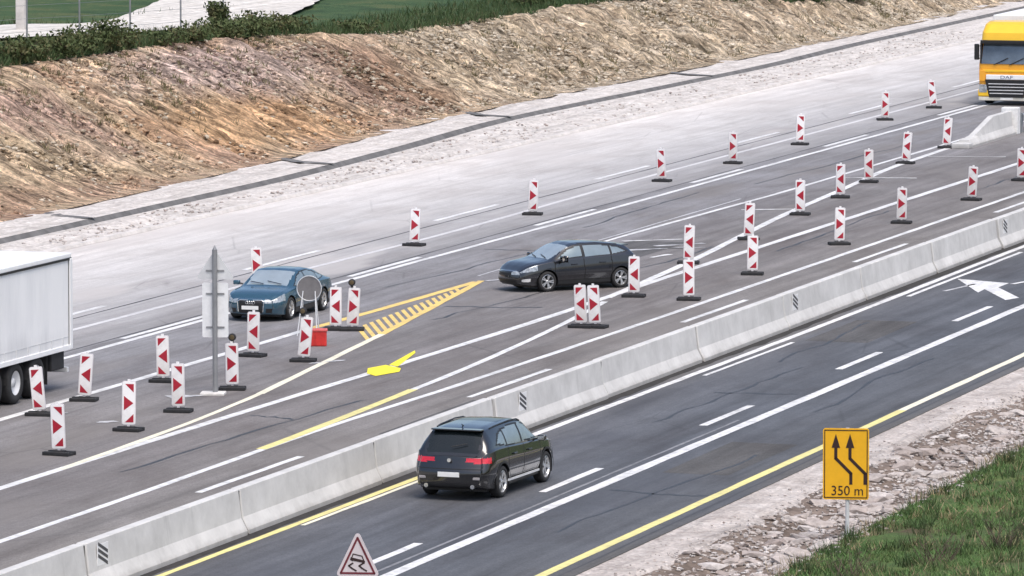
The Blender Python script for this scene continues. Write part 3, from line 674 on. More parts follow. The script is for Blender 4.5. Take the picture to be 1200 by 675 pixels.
def make_wheel(parent, x, y, r, w_, spokes, side, rimk=.70):
    wh = bpy.data.objects.new('wheel', None); wh.location = (x, y, r); wh.empty_display_size = .1; link(wh, parent)
    # built with outside at +X, flipped for the left
    h = w_ / 2; rr = r * rimk
    g = G(); g.lathe([(-h, rr), (-h, r * .90), (-h * .75, r * .985), (-h * .35, r), (h * .35, r), (h * .75, r * .985), (h, r * .90), (h * 1.02, rr * 1.05), (h * .9, rr), (h * .3, rr * .94), (-h, rr)], 36)
    t = g.obj('tyre', M['tyre'], wh, True)
    g = G(); g.lathe([(h * .88, rr * 1.01), (h * .92, rr * .95), (h * .60, rr * .90), (-h * .5, rr * .88)], 30)
    for k in range(spokes):
        a = 2 * pi * k / spokes
        for da in (-.16, .16):
            a1, a2 = a + da * .35, a + da; wdt = rr * .085
            P = []
            for ang, rad, xx in ((a1, rr * .16, h * .72), (a2, rr * .93, h * .80)):
                cy, cz = rad * cos(ang), rad * sin(ang); ny, nz = -sin(ang) * wdt, cos(ang) * wdt
                P += [(xx, cy + ny, cz + nz), (xx, cy - ny, cz - nz), (xx - .035, cy - ny, cz - nz), (xx - .035, cy + ny, cz + nz)]
            g.add(P, [(0, 1, 5, 4), (1, 2, 6, 5), (2, 3, 7, 6), (3, 0, 4, 7), (0, 3, 2, 1), (4, 5, 6, 7)])
    g.lathe([(h * .78, 0), (h * .78, rr * .16), (h * .70, rr * .22), (h * .4, rr * .22)], 14)
    rm = g.obj('rim', M['alloy'], wh, False)
    g = G(); g.lathe([(h * .30, 0), (h * .30, rr * .60), (h * .1, rr * .62), (h * .1, rr * .88), (-h * .6, rr * .88)], 24); g.obj('brake_disc', M['trim'], wh)
    if side < 0: wh.rotation_euler = (0, 0, pi)
    return wh

def smoothstep(x): x = min(max(x, 0), 1); return x * x * (3 - 2 * x)

def build_car(name, label, loc, rz, S):
    T = thing(name, label, 'car', loc, rz); T.scale = (.91, .91, .91)
    Ln, W_ = S['L'], S['W']; e = Ln / 2
    zc, zs, wr = smooth_tab(S['zc']), smooth_tab(S['zs']), smooth_tab(S['wr'])
    plan = smooth_tab([(-e, .80), (-e + .07, .885), (-e + .22, .955), (-e + .6, .992), (-.4, 1), (.6, 1), (e - .75, .985), (e - .35, .945), (e - .12, .84), (e, .70)] if 'plan' not in S else S['plan'])
    zbf = smooth_tab([(-e, S['clear'] + .10), (-e + .5, S['clear']), (e - .5, S['clear']), (e, S['clear'] + .06)])
    tailp, nosep = smooth_tab(S['tail']), smooth_tab(S['nose'])
    step = .026; N = int(Ln / step); ys = np.linspace(-e, e, N + 1)
    segs = [2, 1, 15, 14, 9, 1, 14, 4, 8]
    wheels = [(S['ya'][0], S['R']), (S['ya'][1], S['R'])]; RA = S['R'] + .055
    rings = []
    for y in ys:
        wm = W_ / 2 * plan(y); b, s_, c = zbf(y), zs(y), zc(y); gfac = smoothstep((c - s_ - .05) / .25)
        wsx = wm * .955; x7 = wsx * .84 * (1 - gfac) + min(wr(y), wsx * .95) * gfac; z7 = s_ + (c - s_) * (.62 * (1 - gfac) + .90 * gfac)
        P = [(0, b), (.74 * wm, b), (.955 * wm, b + .035), (wm, b + .42 * (s_ - b)), (wm * .992, b + .76 * (s_ - b)), (wsx, s_), (wsx - .022, s_ + .012 + .0 * gfac), (x7, z7), (x7 * .72, c - (c - z7) * .30), (0, c)]
        pts = []
        for i, k in enumerate(segs):
            for j in range(k):
                t = j / k; x = P[i][0] + (P[i + 1][0] - P[i][0]) * t; z = P[i][1] + (P[i + 1][1] - P[i][1]) * t
                if i == 6: x += .025 * gfac * sin(pi * t)             # barrelled side glass
                if i == 2: x += -.012 * sin(pi * t)
                if i == 3: x += .006 * sin(pi * t)
                pts.append((x, z))
        pts.append(P[-1])
        ft = max(0, 1 - (y + e) / .55) ** 1.6; fn = max(0, 1 - (e - y) / .6) ** 1.6
        rings.append([(x, y + ft * tailp(z) - fn * nosep(z), z) for x, z in pts])
    m = len(rings[0]); cum = np.cumsum([0] + segs)
    # snap to the wheel arch circle
    R = np.array(rings)
    for wy, rw in wheels:
        d = np.hypot(R[:, :, 1] - wy, R[:, :, 2] - rw); sel = (np.abs(d - RA) < .018) & (R[:, :, 0] > W_ * .36)
        k = np.where(sel, RA / np.maximum(d, 1e-6), 1); R[:, :, 1] = wy + (R[:, :, 1] - wy) * k; R[:, :, 2] = rw + (R[:, :, 2] - rw) * k
    faces = []
    for a in range(N):
        for v in range(m - 1):
            q = [R[a, v], R[a + 1, v], R[a + 1, v + 1], R[a, v + 1]]
            seg = int(np.searchsorted(cum, v, 'right')) - 1
            faces.append((q, seg, 'skin'))
    out = {}
    def put(key, mat, q):
        out.setdefault((key, mat), []).append(q)
    def emit(q, seg, kind):
        c = sum(q) / 4
        for sx in (1, -1):
            qq = [p * np.array([sx, 1, 1]) for p in q]
            if sx < 0: qq = qq[::-1]
            cc = c * np.array([sx, 1, 1]); r = S['cls'](cc, seg, kind, sx)
            if r: put((r[0], (sx if (len(r) > 2 and r[2]) else 0, r[3] if len(r) > 3 else '')), r[1], qq)
    for q, seg, kind in faces:
        c = sum(q) / 4
        if seg <= 4 and c[0] > W_ * .36 and any(hypot(c[1] - wy, c[2] - rw) < RA for wy, rw in wheels): continue
        emit(q, seg, kind)
    # end caps
    for ring, sgn, kind in ((R[0], -1, 'rear'), (R[-1], 1, 'front')):
        nh = 34; bul = S['bulge'][0 if sgn < 0 else 1]
        for v in range(m - 1):
            for h in range(nh):
                def pt(vv, hh):
                    x, y, z = ring[vv]; u = hh / nh; return np.array([x * u, y + sgn * bul * (1 - u ** 2.4) * min(1, x / (W_ * .25)), z])
                q = [pt(v, h), pt(v + 1, h), pt(v + 1, h + 1), pt(v, h + 1)]
                if sgn > 0: q = q[::-1]
                emit(q, int(np.searchsorted(cum, v, 'right')) - 1, kind)
    for ((key, side), mat), Q in out.items():
        bm = bmesh.new()
        for q in Q:
            if len({tuple(np.round(p, 5)) for p in q}) < 3: continue
            try: bm.faces.new([bm.verts.new(p) for p in q])
            except ValueError: pass
        bmesh.ops.remove_doubles(bm, verts=bm.verts[:], dist=.0015)
        bmesh.ops.dissolve_degenerate(bm, edges=bm.edges[:], dist=.0005)
        bmesh.ops.recalc_face_normals(bm, faces=bm.faces[:]) if False else None
        me = bpy.data.meshes.new(key); bm.to_mesh(me); bm.free(); me.materials.append(M[mat] if mat in M else mat)
        me.polygons.foreach_set('use_smooth', [True] * len(me.polygons))
        link(bpy.data.objects.new(key, me), T)
    # wheel housings, wheels
    for wy, rw in wheels:
        for sx in (1, -1):
            make_wheel(T, sx * (W_ / 2 - .125), wy, rw, .235, S.get('spokes', 5), sx)
            g = G(); nn = 18; A = [(wy + RA * cos(pi * (-.12 + 1.24 * k / nn)), rw + RA * sin(pi * (-.12 + 1.24 * k / nn))) for k in range(nn + 1)]
            x0, x1 = sx * (W_ / 2 - .018), sx * (W_ / 2 - .36)
            g.v = [(x0, y, z) for y, z in A] + [(x1, y, z) for y, z in A]; k_ = nn + 1
            g.f = [(i, i + 1, k_ + i + 1, k_ + i) for i in range(nn)] + [tuple(range(k_, 2 * k_))]
            g.obj('wheel_housing', M['trim'], T)
            if S.get('cladding'):
                g = G(); B2 = [(wy + (RA + .05) * cos(pi * (-.02 + 1.04 * k / nn)), rw + (RA + .05) * sin(pi * (-.02 + 1.04 * k / nn))) for k in range(nn + 1)]
                A2 = [(wy + RA * cos(pi * (-.02 + 1.04 * k / nn)), rw + RA * sin(pi * (-.02 + 1.04 * k / nn))) for k in range(nn + 1)]
                xo = sx * (W_ / 2 + .006)
                g.v = [(xo, y, z) for y, z in A2] + [(xo - sx * .006, y, z) for y, z in B2]; g.f = [(i, i + 1, k_ + i + 1, k_ + i) for i in range(nn)]
                g.obj('arch_trim', M['trim'], T)
    g = G(); g.box(-W_ * .40, W_ * .40, -e + .35, e - .35, S['clear'] - .03, S['clear'] + .14); g.obj('underbody', M['trim'], T)
    # mirrors
    my, mz = S['mirror']
    for sx in (1, -1):
        mo = G().bbox(sx * (W_ / 2 + .03) - .0, sx * (W_ / 2 + .03) + sx * .20, my - .07, my + .06, mz, mz + .13, .035).obj('mirror', S['paint'], T, True)
        G().tube((sx * (W_ / 2 - .07), my, mz + .02), (sx * (W_ / 2 + .06), my, mz + .05), .025, 6).obj('mirror_arm', M['trim'], mo)
        G().box(sx * (W_ / 2 + .05), sx * (W_ / 2 + .21), my - .078, my - .0705, mz + .02, mz + .11).obj('mirror_glass', M['chrome'], mo)
    for sx in (1, -1):
        for hy, hz in S['handles']:
            xx = sx * (W_ / 2 - .006); g = G(); g.bbox(min(xx, xx + sx * .035), max(xx, xx + sx * .035), hy - .10, hy + .10, hz - .015, hz + .018, .008); g.obj('door_handle', S['paint'], T)
    return T

def side_cls(S, c, seg, sx):
    """doors, side windows and gaps, shared by the three cars"""
    y, z = c[1], c[2]
    if seg == 6:
        for k, P in enumerate(S['windows']):
            if pin(P, y, z): return ('side_window', 'side_glass', True) if k < 2 else ('quarter_window', 'side_glass', True)
        if pin(S['dlo'], y, z): return ('window_frame', 'trim', True)
    if 2 <= seg <= 5 or seg == 6:
        for nm, y0, y1, zlo in S['doors']:
            sk = (z - .6) * .06
            if seg < 6 and z > zlo:
                if abs(y - y0 - sk) < .014 or abs(y - y1 - sk) < .014: return ('panel_gap', 'gap', True, nm)
                if y0 + sk < y < y1 + sk:
                    if z < zlo + .022: return ('panel_gap', 'gap', True, nm)
                    return (nm, S['paint'], True)
    if seg <= 2 and z < S['clear'] + .16 and -S['L'] / 2 + .3 < y < S['L'] / 2 - .3: return ('sill', 'trim', True) if seg else ('floor_pan', 'trim')
    return None

# ---- the black SUV, seen from behind
P1 = paint('black_paint', (.005, .005, .006), .1, .2)
S1_ = dict(L=4.70, W=1.88, R=.365, ya=(-1.39, 1.47), clear=.22, paint=P1, cladding=True, spokes=5,
  zc=[(-2.35, 1.02), (-2.29, 1.09), (-2.21, 1.19), (-1.84, 1.55), (-1.74, 1.59), (-1.2, 1.64), (-.3, 1.66), (.22, 1.635), (.50, 1.575), (1.12, 1.15), (1.26, 1.09), (1.9, 1.03), (2.2, .95), (2.35, .80)],
  zs=[(-2.35, .98), (-2.2, 1.09), (-1.5, 1.13), (0, 1.075), (1.0, 1.04), (1.9, .94), (2.2, .84), (2.35, .70)],
  wr=[(-2.35, .70), (-2.0, .66), (-1.8, .625), (-1.0, .65), (0, .66), (.5, .645), (1.2, .74), (2.35, .7)],
  tail=[(.2, .06), (.45, .0), (.62, .0), (.80, .06), (1.02, .13), (1.7, .16)], nose=[(.2, .10), (.45, 0), (.8, .03), (1.0, .10), (1.7, .2)], bulge=(.10, .16),
  mirror=(.80, 1.06), handles=[(-.62, .93), (.34, .91)],
  windows=[[(-.93, 1.16), (-.05, 1.135), (-.05, 1.535), (-.55, 1.53), (-.93, 1.49)], [(.05, 1.135), (.92, 1.14), (.50, 1.46), (.28, 1.525), (.05, 1.535)], [(-1.52, 1.25), (-1.03, 1.17), (-1.03, 1.47), (-1.25, 1.42)]],
  dlo=[(-1.64, 1.21), (-.9, 1.13), (1.02, 1.11), (.53, 1.485), (.28, 1.555), (-.5, 1.56), (-1.05, 1.515), (-1.32, 1.45)],
  doors=[('rear_door', -1.02, -.02, .38), ('front_door', -.02, 1.06, .38)])
def cls1(c, seg, kind, sx):
    S = S1_; x, y, z = c; ax = abs(x)
    back = kind == 'rear' or y < -1.95
    if back and kind != 'front' and seg < 7:
        lamp = .865 < z < .985 and ax > .36 + (z - .85) * .25 and (z > .90 or ax > .55 + (z - .85) * 1.2)
        if lamp and (kind == 'rear' or (y < -2.03 and seg >= 2)): return ('tail_light', 'tail', True)
        if kind == 'rear' or y < -2.25:
            if .30 < z < .42 and ax < .62: return ('lower_bumper', 'trim')
            if abs(z - .735) < .012 and ax < .76: return ('panel_gap', 'gap', True)
            if z <= .70: return ('rear_bumper', P1)
            return ('tailgate', P1)
    if seg >= 7 and -2.19 < y < -1.85 and ax < .62: return ('rear_window', 'glass')
    if seg >= 7 and y <= -1.78 and kind == 'skin': return ('tailgate', P1)
    if seg >= 7 and .56 < y < 1.12 and ax < .66: return ('windscreen', 'screen')
    if seg >= 7 and -.75 < y < .38 and ax < .50: return ('sunroof', 'glass')
    if seg >= 7 and kind == 'skin' and y > 1.16: return ('bonnet', P1)
    if kind == 'front':
        if ax > .45 and z > .66: return ('headlight', 'headlamp', True)
        if ax < .42 and .45 < z < .78: return ('grille', 'trim')
    r = side_cls(S, c, seg, sx)
    return r or ('body', P1)
S1_['cls'] = cls1
suv = build_car('suv', 'black SUV seen from behind driving away in the near lane', (-38.66, 117.95, 0), radians(-2.5), S1_)
g = G(); g.bbox(-.26, .26, -2.452, -2.438, .555, .665, .005); g.obj('number_plate', M['plate'], suv)
g = G(); g.prism([(.045 * cos(2 * pi * k / 18), .93 + .045 * sin(2 * pi * k / 18)) for k in range(18)], -2.415, -2.36, 'y'); bd = g.obj('badge', M['chrome'], suv)
g = G(); g.bbox(-.60, .60, -1.98, -1.72, 1.555, 1.588, .012); sp = g.obj('spoiler', P1, suv)
for sx in (1, -1):
    g = G(); g.path([(sx * .63, -1.50, 1.572), (sx * .64, -1.25, 1.600), (sx * .65, -.3, 1.632), (sx * .65, .2, 1.608), (sx * .645, .40, 1.556)], .018, 6); g.obj('roof_rail', M['trim'], suv)
    g = G(); g.lathe([(-.05, .045), (.05, .045)], 12); 
    g = G(); g.tube((sx * .56, -2.30, .34), (sx * .56, -2.40, .34), .05, 12); g.obj('exhaust_pipe', M['chrome'], suv)
    g = G(); g.bbox(sx * .62 - .11, sx * .62 + .11, -2.395, -2.36, .50, .56, .01); g.obj('rear_reflector', simple('reflector_grey', (.35, .33, .33), .3), suv)
g = G(); g.bbox(.35, .60, -2.445, -2.40, .79, .835, .008) if False else None
g = G(); g.prism([(-1.10, .34), (.95, .34), (.95, .385), (-1.10, .385)], .925, .952, 'x'); g.obj('side_sill_trim', M['alu'], suv)
g = G(); g.tube((.0, -1.45, 1.60), (.0, -1.60, 1.665), .022, 6, .008); g.obj('antenna', P1, suv)
g = G(); g.tube((-.02, -2.20, 1.215), (.33, -2.12, 1.285), .010, 5); g.obj('rear_wiper', M['trim'], suv)

# ---- the dark hatchback crossing over
P2 = paint('dark_grey_paint', (.014, .016, .022), .3, .22)
S2_ = dict(L=4.28, W=1.78, R=.315, ya=(-1.38, 1.27), clear=.17, paint=P2, spokes=5,
  zc=[(-2.14, .90), (-2.08, .98), (-2.02, 1.06), (-1.72, 1.285), (-1.60, 1.325), (-1.0, 1.42), (-.25, 1.46), (.12, 1.445), (.36, 1.385), (1.14, .99), (1.30, .955), (1.75, .885), (2.0, .79), (2.14, .66)],
  zs=[(-2.14, .84), (-1.95, 1.0), (-1.2, 1.02), (0, .975), (.95, .925), (1.5, .85), (1.95, .74), (2.14, .60)],
  wr=[(-2.14, .70), (-1.9, .60), (-1.6, .55), (-.8, .585), (0, .60), (.4, .60), (1.2, .72), (2.14, .6)],
  tail=[(.15, .08), (.4, .0), (.58, .0), (.8, .06), (1.0, .12), (1.5, .15)], nose=[(.15, .10), (.4, .0), (.6, .02), (.8, .10), (1.5, .2)], bulge=(.10, .20),
  mirror=(.78, .93), handles=[(-.70, .83), (.32, .81)],
  windows=[[(-1.02, 1.06), (-.10, 1.035), (-.10, 1.34), (-.6, 1.35), (-1.02, 1.305)], [(-.01, 1.035), (.86, 1.005), (.42, 1.25), (.18, 1.32), (-.01, 1.34)], [(-1.60, 1.13), (-1.10, 1.065), (-1.10, 1.29), (-1.35, 1.25)]],
  dlo=[(-1.72, 1.115), (-1.1, 1.04), (.98, .985), (.45, 1.285), (.18, 1.36), (-.6, 1.385), (-1.05, 1.35), (-1.40, 1.29)],
  doors=[('rear_door', -1.06, -.06, .32), ('front_door', -.06, 1.0, .32)])
def cls2(c, seg, kind, sx):
    S = S2_; x, y, z = c; ax = abs(x)
    front = kind == 'front' or y > 1.62
    if front and kind != 'rear':
        if kind == 'skin' and seg in (3, 4, 5) and y > 1.50 and z > .60 + (2.1 - y) * .16 and z > .55 and ax > .35: return ('headlight', 'headlamp', True)
        if kind == 'front' and z > .54 and ax > .36: return ('headlight', 'headlamp', True)
        if kind == 'front' and ax < .52 and .26 < z < .40: return ('grille', 'trim')
        if kind == 'front' and ax < .36 and .50 < z < .60: return ('grille', 'trim')
        if kind == 'skin' and seg <= 2 and 1.86 < y < 2.09 and .33 < z < .46: return ('fog_light', 'fog', True)
        if kind == 'front' or (y > 1.72 and seg <= 3): return ('front_bumper', P2)
    if kind == 'rear' and ax > .45 and z > .70: return ('tail_light', 'tail', True)
    if kind == 'rear' and z < .62: return ('rear_bumper', P2)
    if seg >= 7 and -2.04 < y < -1.70 and ax < .56: return ('rear_window', 'glass')
    if seg >= 7 and .38 < y < 1.13 and ax < .61: return ('windscreen', 'screen')
    if seg >= 7 and kind == 'skin' and y > 1.17: return ('bonnet', P2)
    r = side_cls(S, c, seg, sx)
    return r or ('body', P2)
S2_['cls'] = cls2
hd = radians(180 - 41)      # heading: towards the camera and to the left
# front left wheel stands at (-50.2, 158.1)
def local_to(rz, x, y): return (x * cos(rz) - y * sin(rz), x * sin(rz) + y * cos(rz))
ox, oy = local_to(hd, -.83, 1.27)
hb = build_car('hatchback', 'dark hatchback crossing between the lanes in the middle of the picture', (-50.05 - ox * .91, 158.15 - oy * .91, 0), hd, S2_)
g = G(); g.bbox(-.26, .26, 2.295, 2.312, .395, .50, .004); g.obj('number_plate', M['plate'], hb)
g = G(); g.prism([(.06 * cos(2 * pi * k / 16), .545 + .032 * sin(2 * pi * k / 16)) for k in range(16)], 2.20, 2.312, 'y'); g.obj('badge', M['chrome'], hb)
g = G(); g.bbox(-.50, .50, -1.86, -1.62, 1.272, 1.300, .010); g.obj('spoiler', P2, hb)
for sx in (1, -1):
    g = G(); g.path([(sx * .545, -1.4, 1.338), (sx * .565, -.6, 1.414), (sx * .57, .05, 1.412)], .014, 6); g.obj('roof_rail', M['trim'], hb)
g = G(); g.tube((-.45, 1.10, 1.012), (.02, .98, 1.085), .011, 5); g.tube((.10, 1.12, 1.012), (.52, 1.0, 1.06), .011, 5); g.obj('wiper', M['trim'], hb)

# ---- the dark blue fastback coming towards us
P3 = paint('petrol_blue_paint', (.02, .082, .13), .35, .25)
S3_ = dict(L=4.68, W=1.84, R=.335, ya=(-1.36, 1.46), clear=.16, paint=P3, spokes=5,
  zc=[(-2.34, .88), (-2.26, .95), (-1.95, 1.02), (-1.0, 1.31), (-.35, 1.39), (.05, 1.385), (.30, 1.345), (1.12, .975), (1.30, .93), (1.85, .865), (2.18, .785), (2.34, .69)],
  zs=[(-2.34, .82), (-2.1, .91), (-1, .935), (0, .905), (1.0, .875), (1.6, .83), (2.1, .74), (2.34, .63)],
  wr=[(-2.34, .72), (-1.6, .62), (-.8, .61), (0, .63), (.3, .62), (1.2, .74), (2.34, .6)],
  tail=[(.15, .08), (.4, .0), (.6, .0), (.9, .06), (1.4, .1)], nose=[(.15, .08), (.35, .0), (.55, .0), (.75, .08), (1.4, .2)], bulge=(.10, .17),
  mirror=(.80, .92), handles=[(-.62, .82), (.36, .80)],
  windows=[[(-.95, .975), (-.08, .965), (-.08, 1.27), (-.5, 1.275), (-.95, 1.19)], [(.0, .965), (.92, .955), (.36, 1.21), (.14, 1.26), (.0, 1.27)], [(-1.55, 1.03), (-1.02, .985), (-1.02, 1.17)]],
  dlo=[(-1.66, 1.02), (-1.0, .96), (1.0, .935), (.40, 1.235), (.14, 1.29), (-.5, 1.305), (-1.0, 1.22)],
  doors=[('rear_door', -1.0, -.03, .32), ('front_door', -.03, 1.04, .32)])
def cls3(c, seg, kind, sx):
    S = S3_; x, y, z = c; ax = abs(x)
    if kind == 'front' or y > 1.7:
        if kind == 'skin' and seg in (3, 4, 5) and y > 1.86 and z > .57 + (2.25 - y) * .12 and ax > .38: return ('headlight', 'headlamp', True)
        if kind == 'front' and z > .555 and ax > .42: return ('headlight', 'headlamp', True)
        if kind == 'front' and ax < .37 and .26 < z < .635: return ('grille', 'trim')
        if kind == 'front' and .46 < ax < .68 and .27 < z < .40: return ('air_intake', 'trim', True)
        if kind == 'front' or (y > 1.80 and 1 <= seg <= 3): return ('front_bumper', P3)
    if kind == 'rear' and ax > .42 and z > .70: return ('tail_light', 'tail', True)
    if seg >= 7 and -1.92 < y < -1.02 and ax < .57: return ('rear_window', 'glass')
    if seg >= 7 and .33 < y < 1.11 and ax < .62: return ('windscreen', 'screen')
    if seg >= 7 and kind == 'skin' and y > 1.16: return ('bonnet', P3)
    r = side_cls(S, c, seg, sx)
    return r or ('body', P3)
S3_['cls'] = cls3
au = build_car('fastback_car', 'dark blue fastback car facing the camera behind the marker boards', (-55.08, 150.2, 0), radians(180), S3_)
g = G(); g.bbox(-.26, .26, 2.512, 2.526, .37, .48, .004); g.obj('number_plate', M['plate'], au)
g = G()
for k in range(4):
    cx = (k - 1.5) * .068; ring = [(cx + .042 * cos(2 * pi * j / 14), 2.515, .575 + .042 * sin(2 * pi * j / 14)) for j in range(15)]; g.path(ring, .007, 5)
g.obj('ring_badge', M['chrome'], au)
g = G(); g.path([(-.38, 2.47, .30), (-.41, 2.46, .60), (-.34, 2.465, .645), (.34, 2.465, .645), (.41, 2.46, .60), (.38, 2.47, .30)], .013, 6); g.obj('grille_surround', M['chrome'], au)
g = G(); g.tube((-.45, 1.08, 1.0), (.02, .96, 1.07), .011, 5); g.tube((.10, 1.10, 1.0), (.54, .98, 1.05), .011, 5); g.obj('wiper', M['trim'], au)

# ------------------------------------------------------------------ white semi-trailer at the left
def mat_curtain():
    t = NT('white_curtain'); p = t.pos(False); y, z = t.sep(p)[1], t.sep(p)[2]
    n = t.noise(t.scale(p, (1, 1.2, .25)), 1, 5, .65); fold = t.noise(t.scale(p, (1, 2.6, .12)), 1, 2, .4)
    d = t.math('MULTIPLY', t.ramp(t.math('ADD', z, t.math('MULTIPLY', n, 1.2)), [(.0, 1), (1, 0)]), 0)
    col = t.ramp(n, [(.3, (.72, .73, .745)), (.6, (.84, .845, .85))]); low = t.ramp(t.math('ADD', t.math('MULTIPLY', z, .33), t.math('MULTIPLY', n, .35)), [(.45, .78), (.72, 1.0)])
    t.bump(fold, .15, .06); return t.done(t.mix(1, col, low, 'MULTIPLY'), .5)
M['curtain'] = mat_curtain()
M['white_metal'] = simple('white_metal', (.80, .81, .82), .4, 0, .05, 3)
tr = thing('semi_trailer', 'white box trailer of a lorry cut by the left frame edge', 'trailer', (-55.05, 132.2, 0))
# local: Y 0 at the rear, body runs to -Y (towards the camera); X +1.27 is the side we see
Zb, Zt = 1.02, 3.22
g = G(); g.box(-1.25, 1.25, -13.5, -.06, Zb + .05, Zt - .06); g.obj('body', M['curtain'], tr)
g = G(); g.bbox(-1.275, 1.275, -13.55, 0, Zt - .06, Zt + .05, .02); g.obj('roof', M['white_metal'], tr)
g = G(); g.box(1.252, 1.285, -13.5, -.02, Zt - .11, Zt - .055); g.obj('roof_edge_band', M['trim'], tr)  # dark band along the side just under the roof
for sx in (1, -1):
    g = G(); g.bbox(sx * 1.275 - .05, sx * 1.275 + .05 if sx < 0 else 1.295, -.14, .01, Zb - .05, Zt - .07, .012); g.obj('corner_post', M['white_metal'], tr)
g = G(); g.box(1.255, 1.262, -.165, -.148, Zb, Zt - .12); g.obj('seal', M['trim'], tr)
g = G(); g.bbox(1.20, 1.285, -13.5, -.02, Zb - .06, Zb + .055, .01); g.obj('side_rail', M['white_metal'], tr)
for k in range(18):
    g = G(); g.box(1.2505, 1.268, -.55 - k * .72, -.52 - k * .72, Zb + .06, Zb + .26); g.obj('curtain_strap', M['alu'], tr)
g = G(); g.box(1.2505, 1.256, -13.4, -.2, Zb + .24, Zb + .26); g.obj('curtain_hem', M['alu'], tr)
for sx in (-.55, .45):
    g = G(); g.box(sx, sx + .12, -13.2, -.1, .62, Zb); g.obj('chassis_beam', M['dark'], tr)
for k in range(2):
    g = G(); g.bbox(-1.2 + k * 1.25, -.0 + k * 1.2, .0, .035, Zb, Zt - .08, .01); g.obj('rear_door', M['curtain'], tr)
g = G(); g.bbox(-1.2, 1.2, -.14, -.02, .40, .53, .02); g.obj('underrun_bar', M['alu'], tr)
for sx in (-.6, .6):
    g = G(); g.box(sx - .05, sx + .05, -.13, -.05, .5, Zb); g.obj('underrun_strut', M['dark'], tr)
g = G(); g.bbox(1.05, 1.21, -1.15, -.35, .52, .95, .03); g.obj('pallet_box', M['dark'], tr)
def truck_wheel(parent, x, y, r, w_, side):
    wh = bpy.data.objects.new('wheel', None); wh.location = (x, y, r); link(wh, parent); h = w_ / 2; rr = r * .58
    G().lathe([(-h, rr), (-h, r * .92), (-h * .7, r), (h * .7, r), (h, r * .92), (h, rr), (h * .4, rr * .95)], 32).obj('tyre', M['tyre'], wh, True)
    G().lathe([(h * .95, rr), (h * .9, rr * .92), (h * .1, rr * .8), (h * .1, rr * .42), (h * .7, rr * .38), (h * .7, 0)], 24).obj('rim', M['alu'], wh, True)
    if side < 0: wh.rotation_euler = (0, 0, pi)
for ay in (-2.1, -3.4, -4.7):
    for sx in (1, -1):
        truck_wheel(tr, sx * 1.05, ay, .50, .36, sx)
        g = G(); nn = 10; g.v = [(sx * q, ay + .57 * cos(pi * k / nn), .5 + .57 * sin(pi * k / nn)) for q in (.86, 1.24) for k in range(nn + 1)]
        g.f = [(i, i + 1, nn + 2 + i, nn + 1 + i) for i in range(nn)]; g.obj('mudguard', M['dark'], tr)
    g = G(); g.tube((-.9, ay, .5), (.9, ay, .5), .07, 8); g.obj('axle', M['dark'], tr)
for sx in (1, -1):
    g = G(); g.box(sx * .88, sx * 1.22, -1.46, -1.44, .25, .95); g.obj('mud_flap', M['dark'], tr)
g = G(); g.bbox(1.16, 1.20, -8.8, -5.4, .55, .70, .01); g.obj('side_guard', M['alu'], tr)
for yy in (-12.0,):
    for sx in (-.6, .6): g = G(); g.box(sx - .06, sx + .06, yy - .06, yy + .06, 0, Zb); g.obj('landing_leg', M['dark'], tr)

# ------------------------------------------------------------------ yellow lorry at the upper right, front towards us (local -Y)
M['lorry_yellow'] = simple('lorry_yellow', (.83, .50, .015), .35, 0, .05, 2, .5)
M['lorry_yellow2'] = simple('lorry_amber', (.80, .36, .02), .4, 0, .05, 2, .3)
M['bumper_pale'] = simple('pale_bumper', (.62, .60, .52), .5, 0, .12, 3)
lo = thing('lorry', 'yellow lorry facing the camera at the upper right frame edge', 'lorry', (-55.5, 237.4, 0))
HWL = 1.19
def loft(name, rings_, mat, parent, smooth=False):
    g = G(); m_ = len(rings_[0]); g.v = [p for r in rings_ for p in r]
    g.f = [(a * m_ + i, a * m_ + (i + 1) % m_, (a + 1) * m_ + (i + 1) % m_, (a + 1) * m_ + i) for a in range(len(rings_) - 1) for i in range(m_)]
    g.f += [tuple(range(m_)), tuple(range((len(rings_) - 1) * m_, len(rings_) * m_))]
    return g.obj(name, mat, parent, smooth)
def plan_ring(hw, yf, yb, z, r):
    P = []
    for cx, a0 in ((-hw + r, 180), (hw - r, 270)):
        for k in range(5): a = radians(a0 + 90 * k / 4); P.append((cx + r * cos(a), yf + r + r * sin(a), z))
    return P + [(hw, yb, z), (-hw, yb, z)]
loft('cab', [plan_ring(HWL, .04, 2.1, .62, .18), plan_ring(HWL, .0, 2.1, 1.3, .16), plan_ring(HWL, .02, 2.1, 1.66, .16), plan_ring(HWL - .02, .10, 2.1, 2.05, .18), plan_ring(HWL - .06, .24, 2.1, 2.66, .22)], M['lorry_yellow2'], lo)
loft('roof_cap', [plan_ring(HWL - .05, .16, 2.1, 2.66, .22), plan_ring(HWL - .06, .22, 2.1, 2.95, .24), plan_ring(HWL - .12, .50, 2.1, 3.28, .28), plan_ring(HWL - .2, .75, 2.1, 3.38, .3)], M['lorry_yellow'], lo)
g = G(); g.add([(-1.06, -.012, 1.70), (1.06, -.012, 1.70), (1.02, .205, 2.58), (-1.02, .205, 2.58), (-1.06, .05, 1.70), (1.06, .05, 1.70), (1.02, .27, 2.58), (-1.02, .27, 2.58)], [(0, 1, 2, 3), (4, 7, 6, 5), (0, 4, 5, 1), (1, 5, 6, 2), (2, 6, 7, 3), (3, 7, 4, 0)])
ws_ = g.obj('windscreen', simple('lorry_windscreen', (.13, .16, .19), .08, .4, .3, 1.2), lo)
g = G(); g.bbox(-1.10, 1.10, -.10, .16, 2.52, 2.66, .03); g.obj('sun_visor', M['trim'], lo)
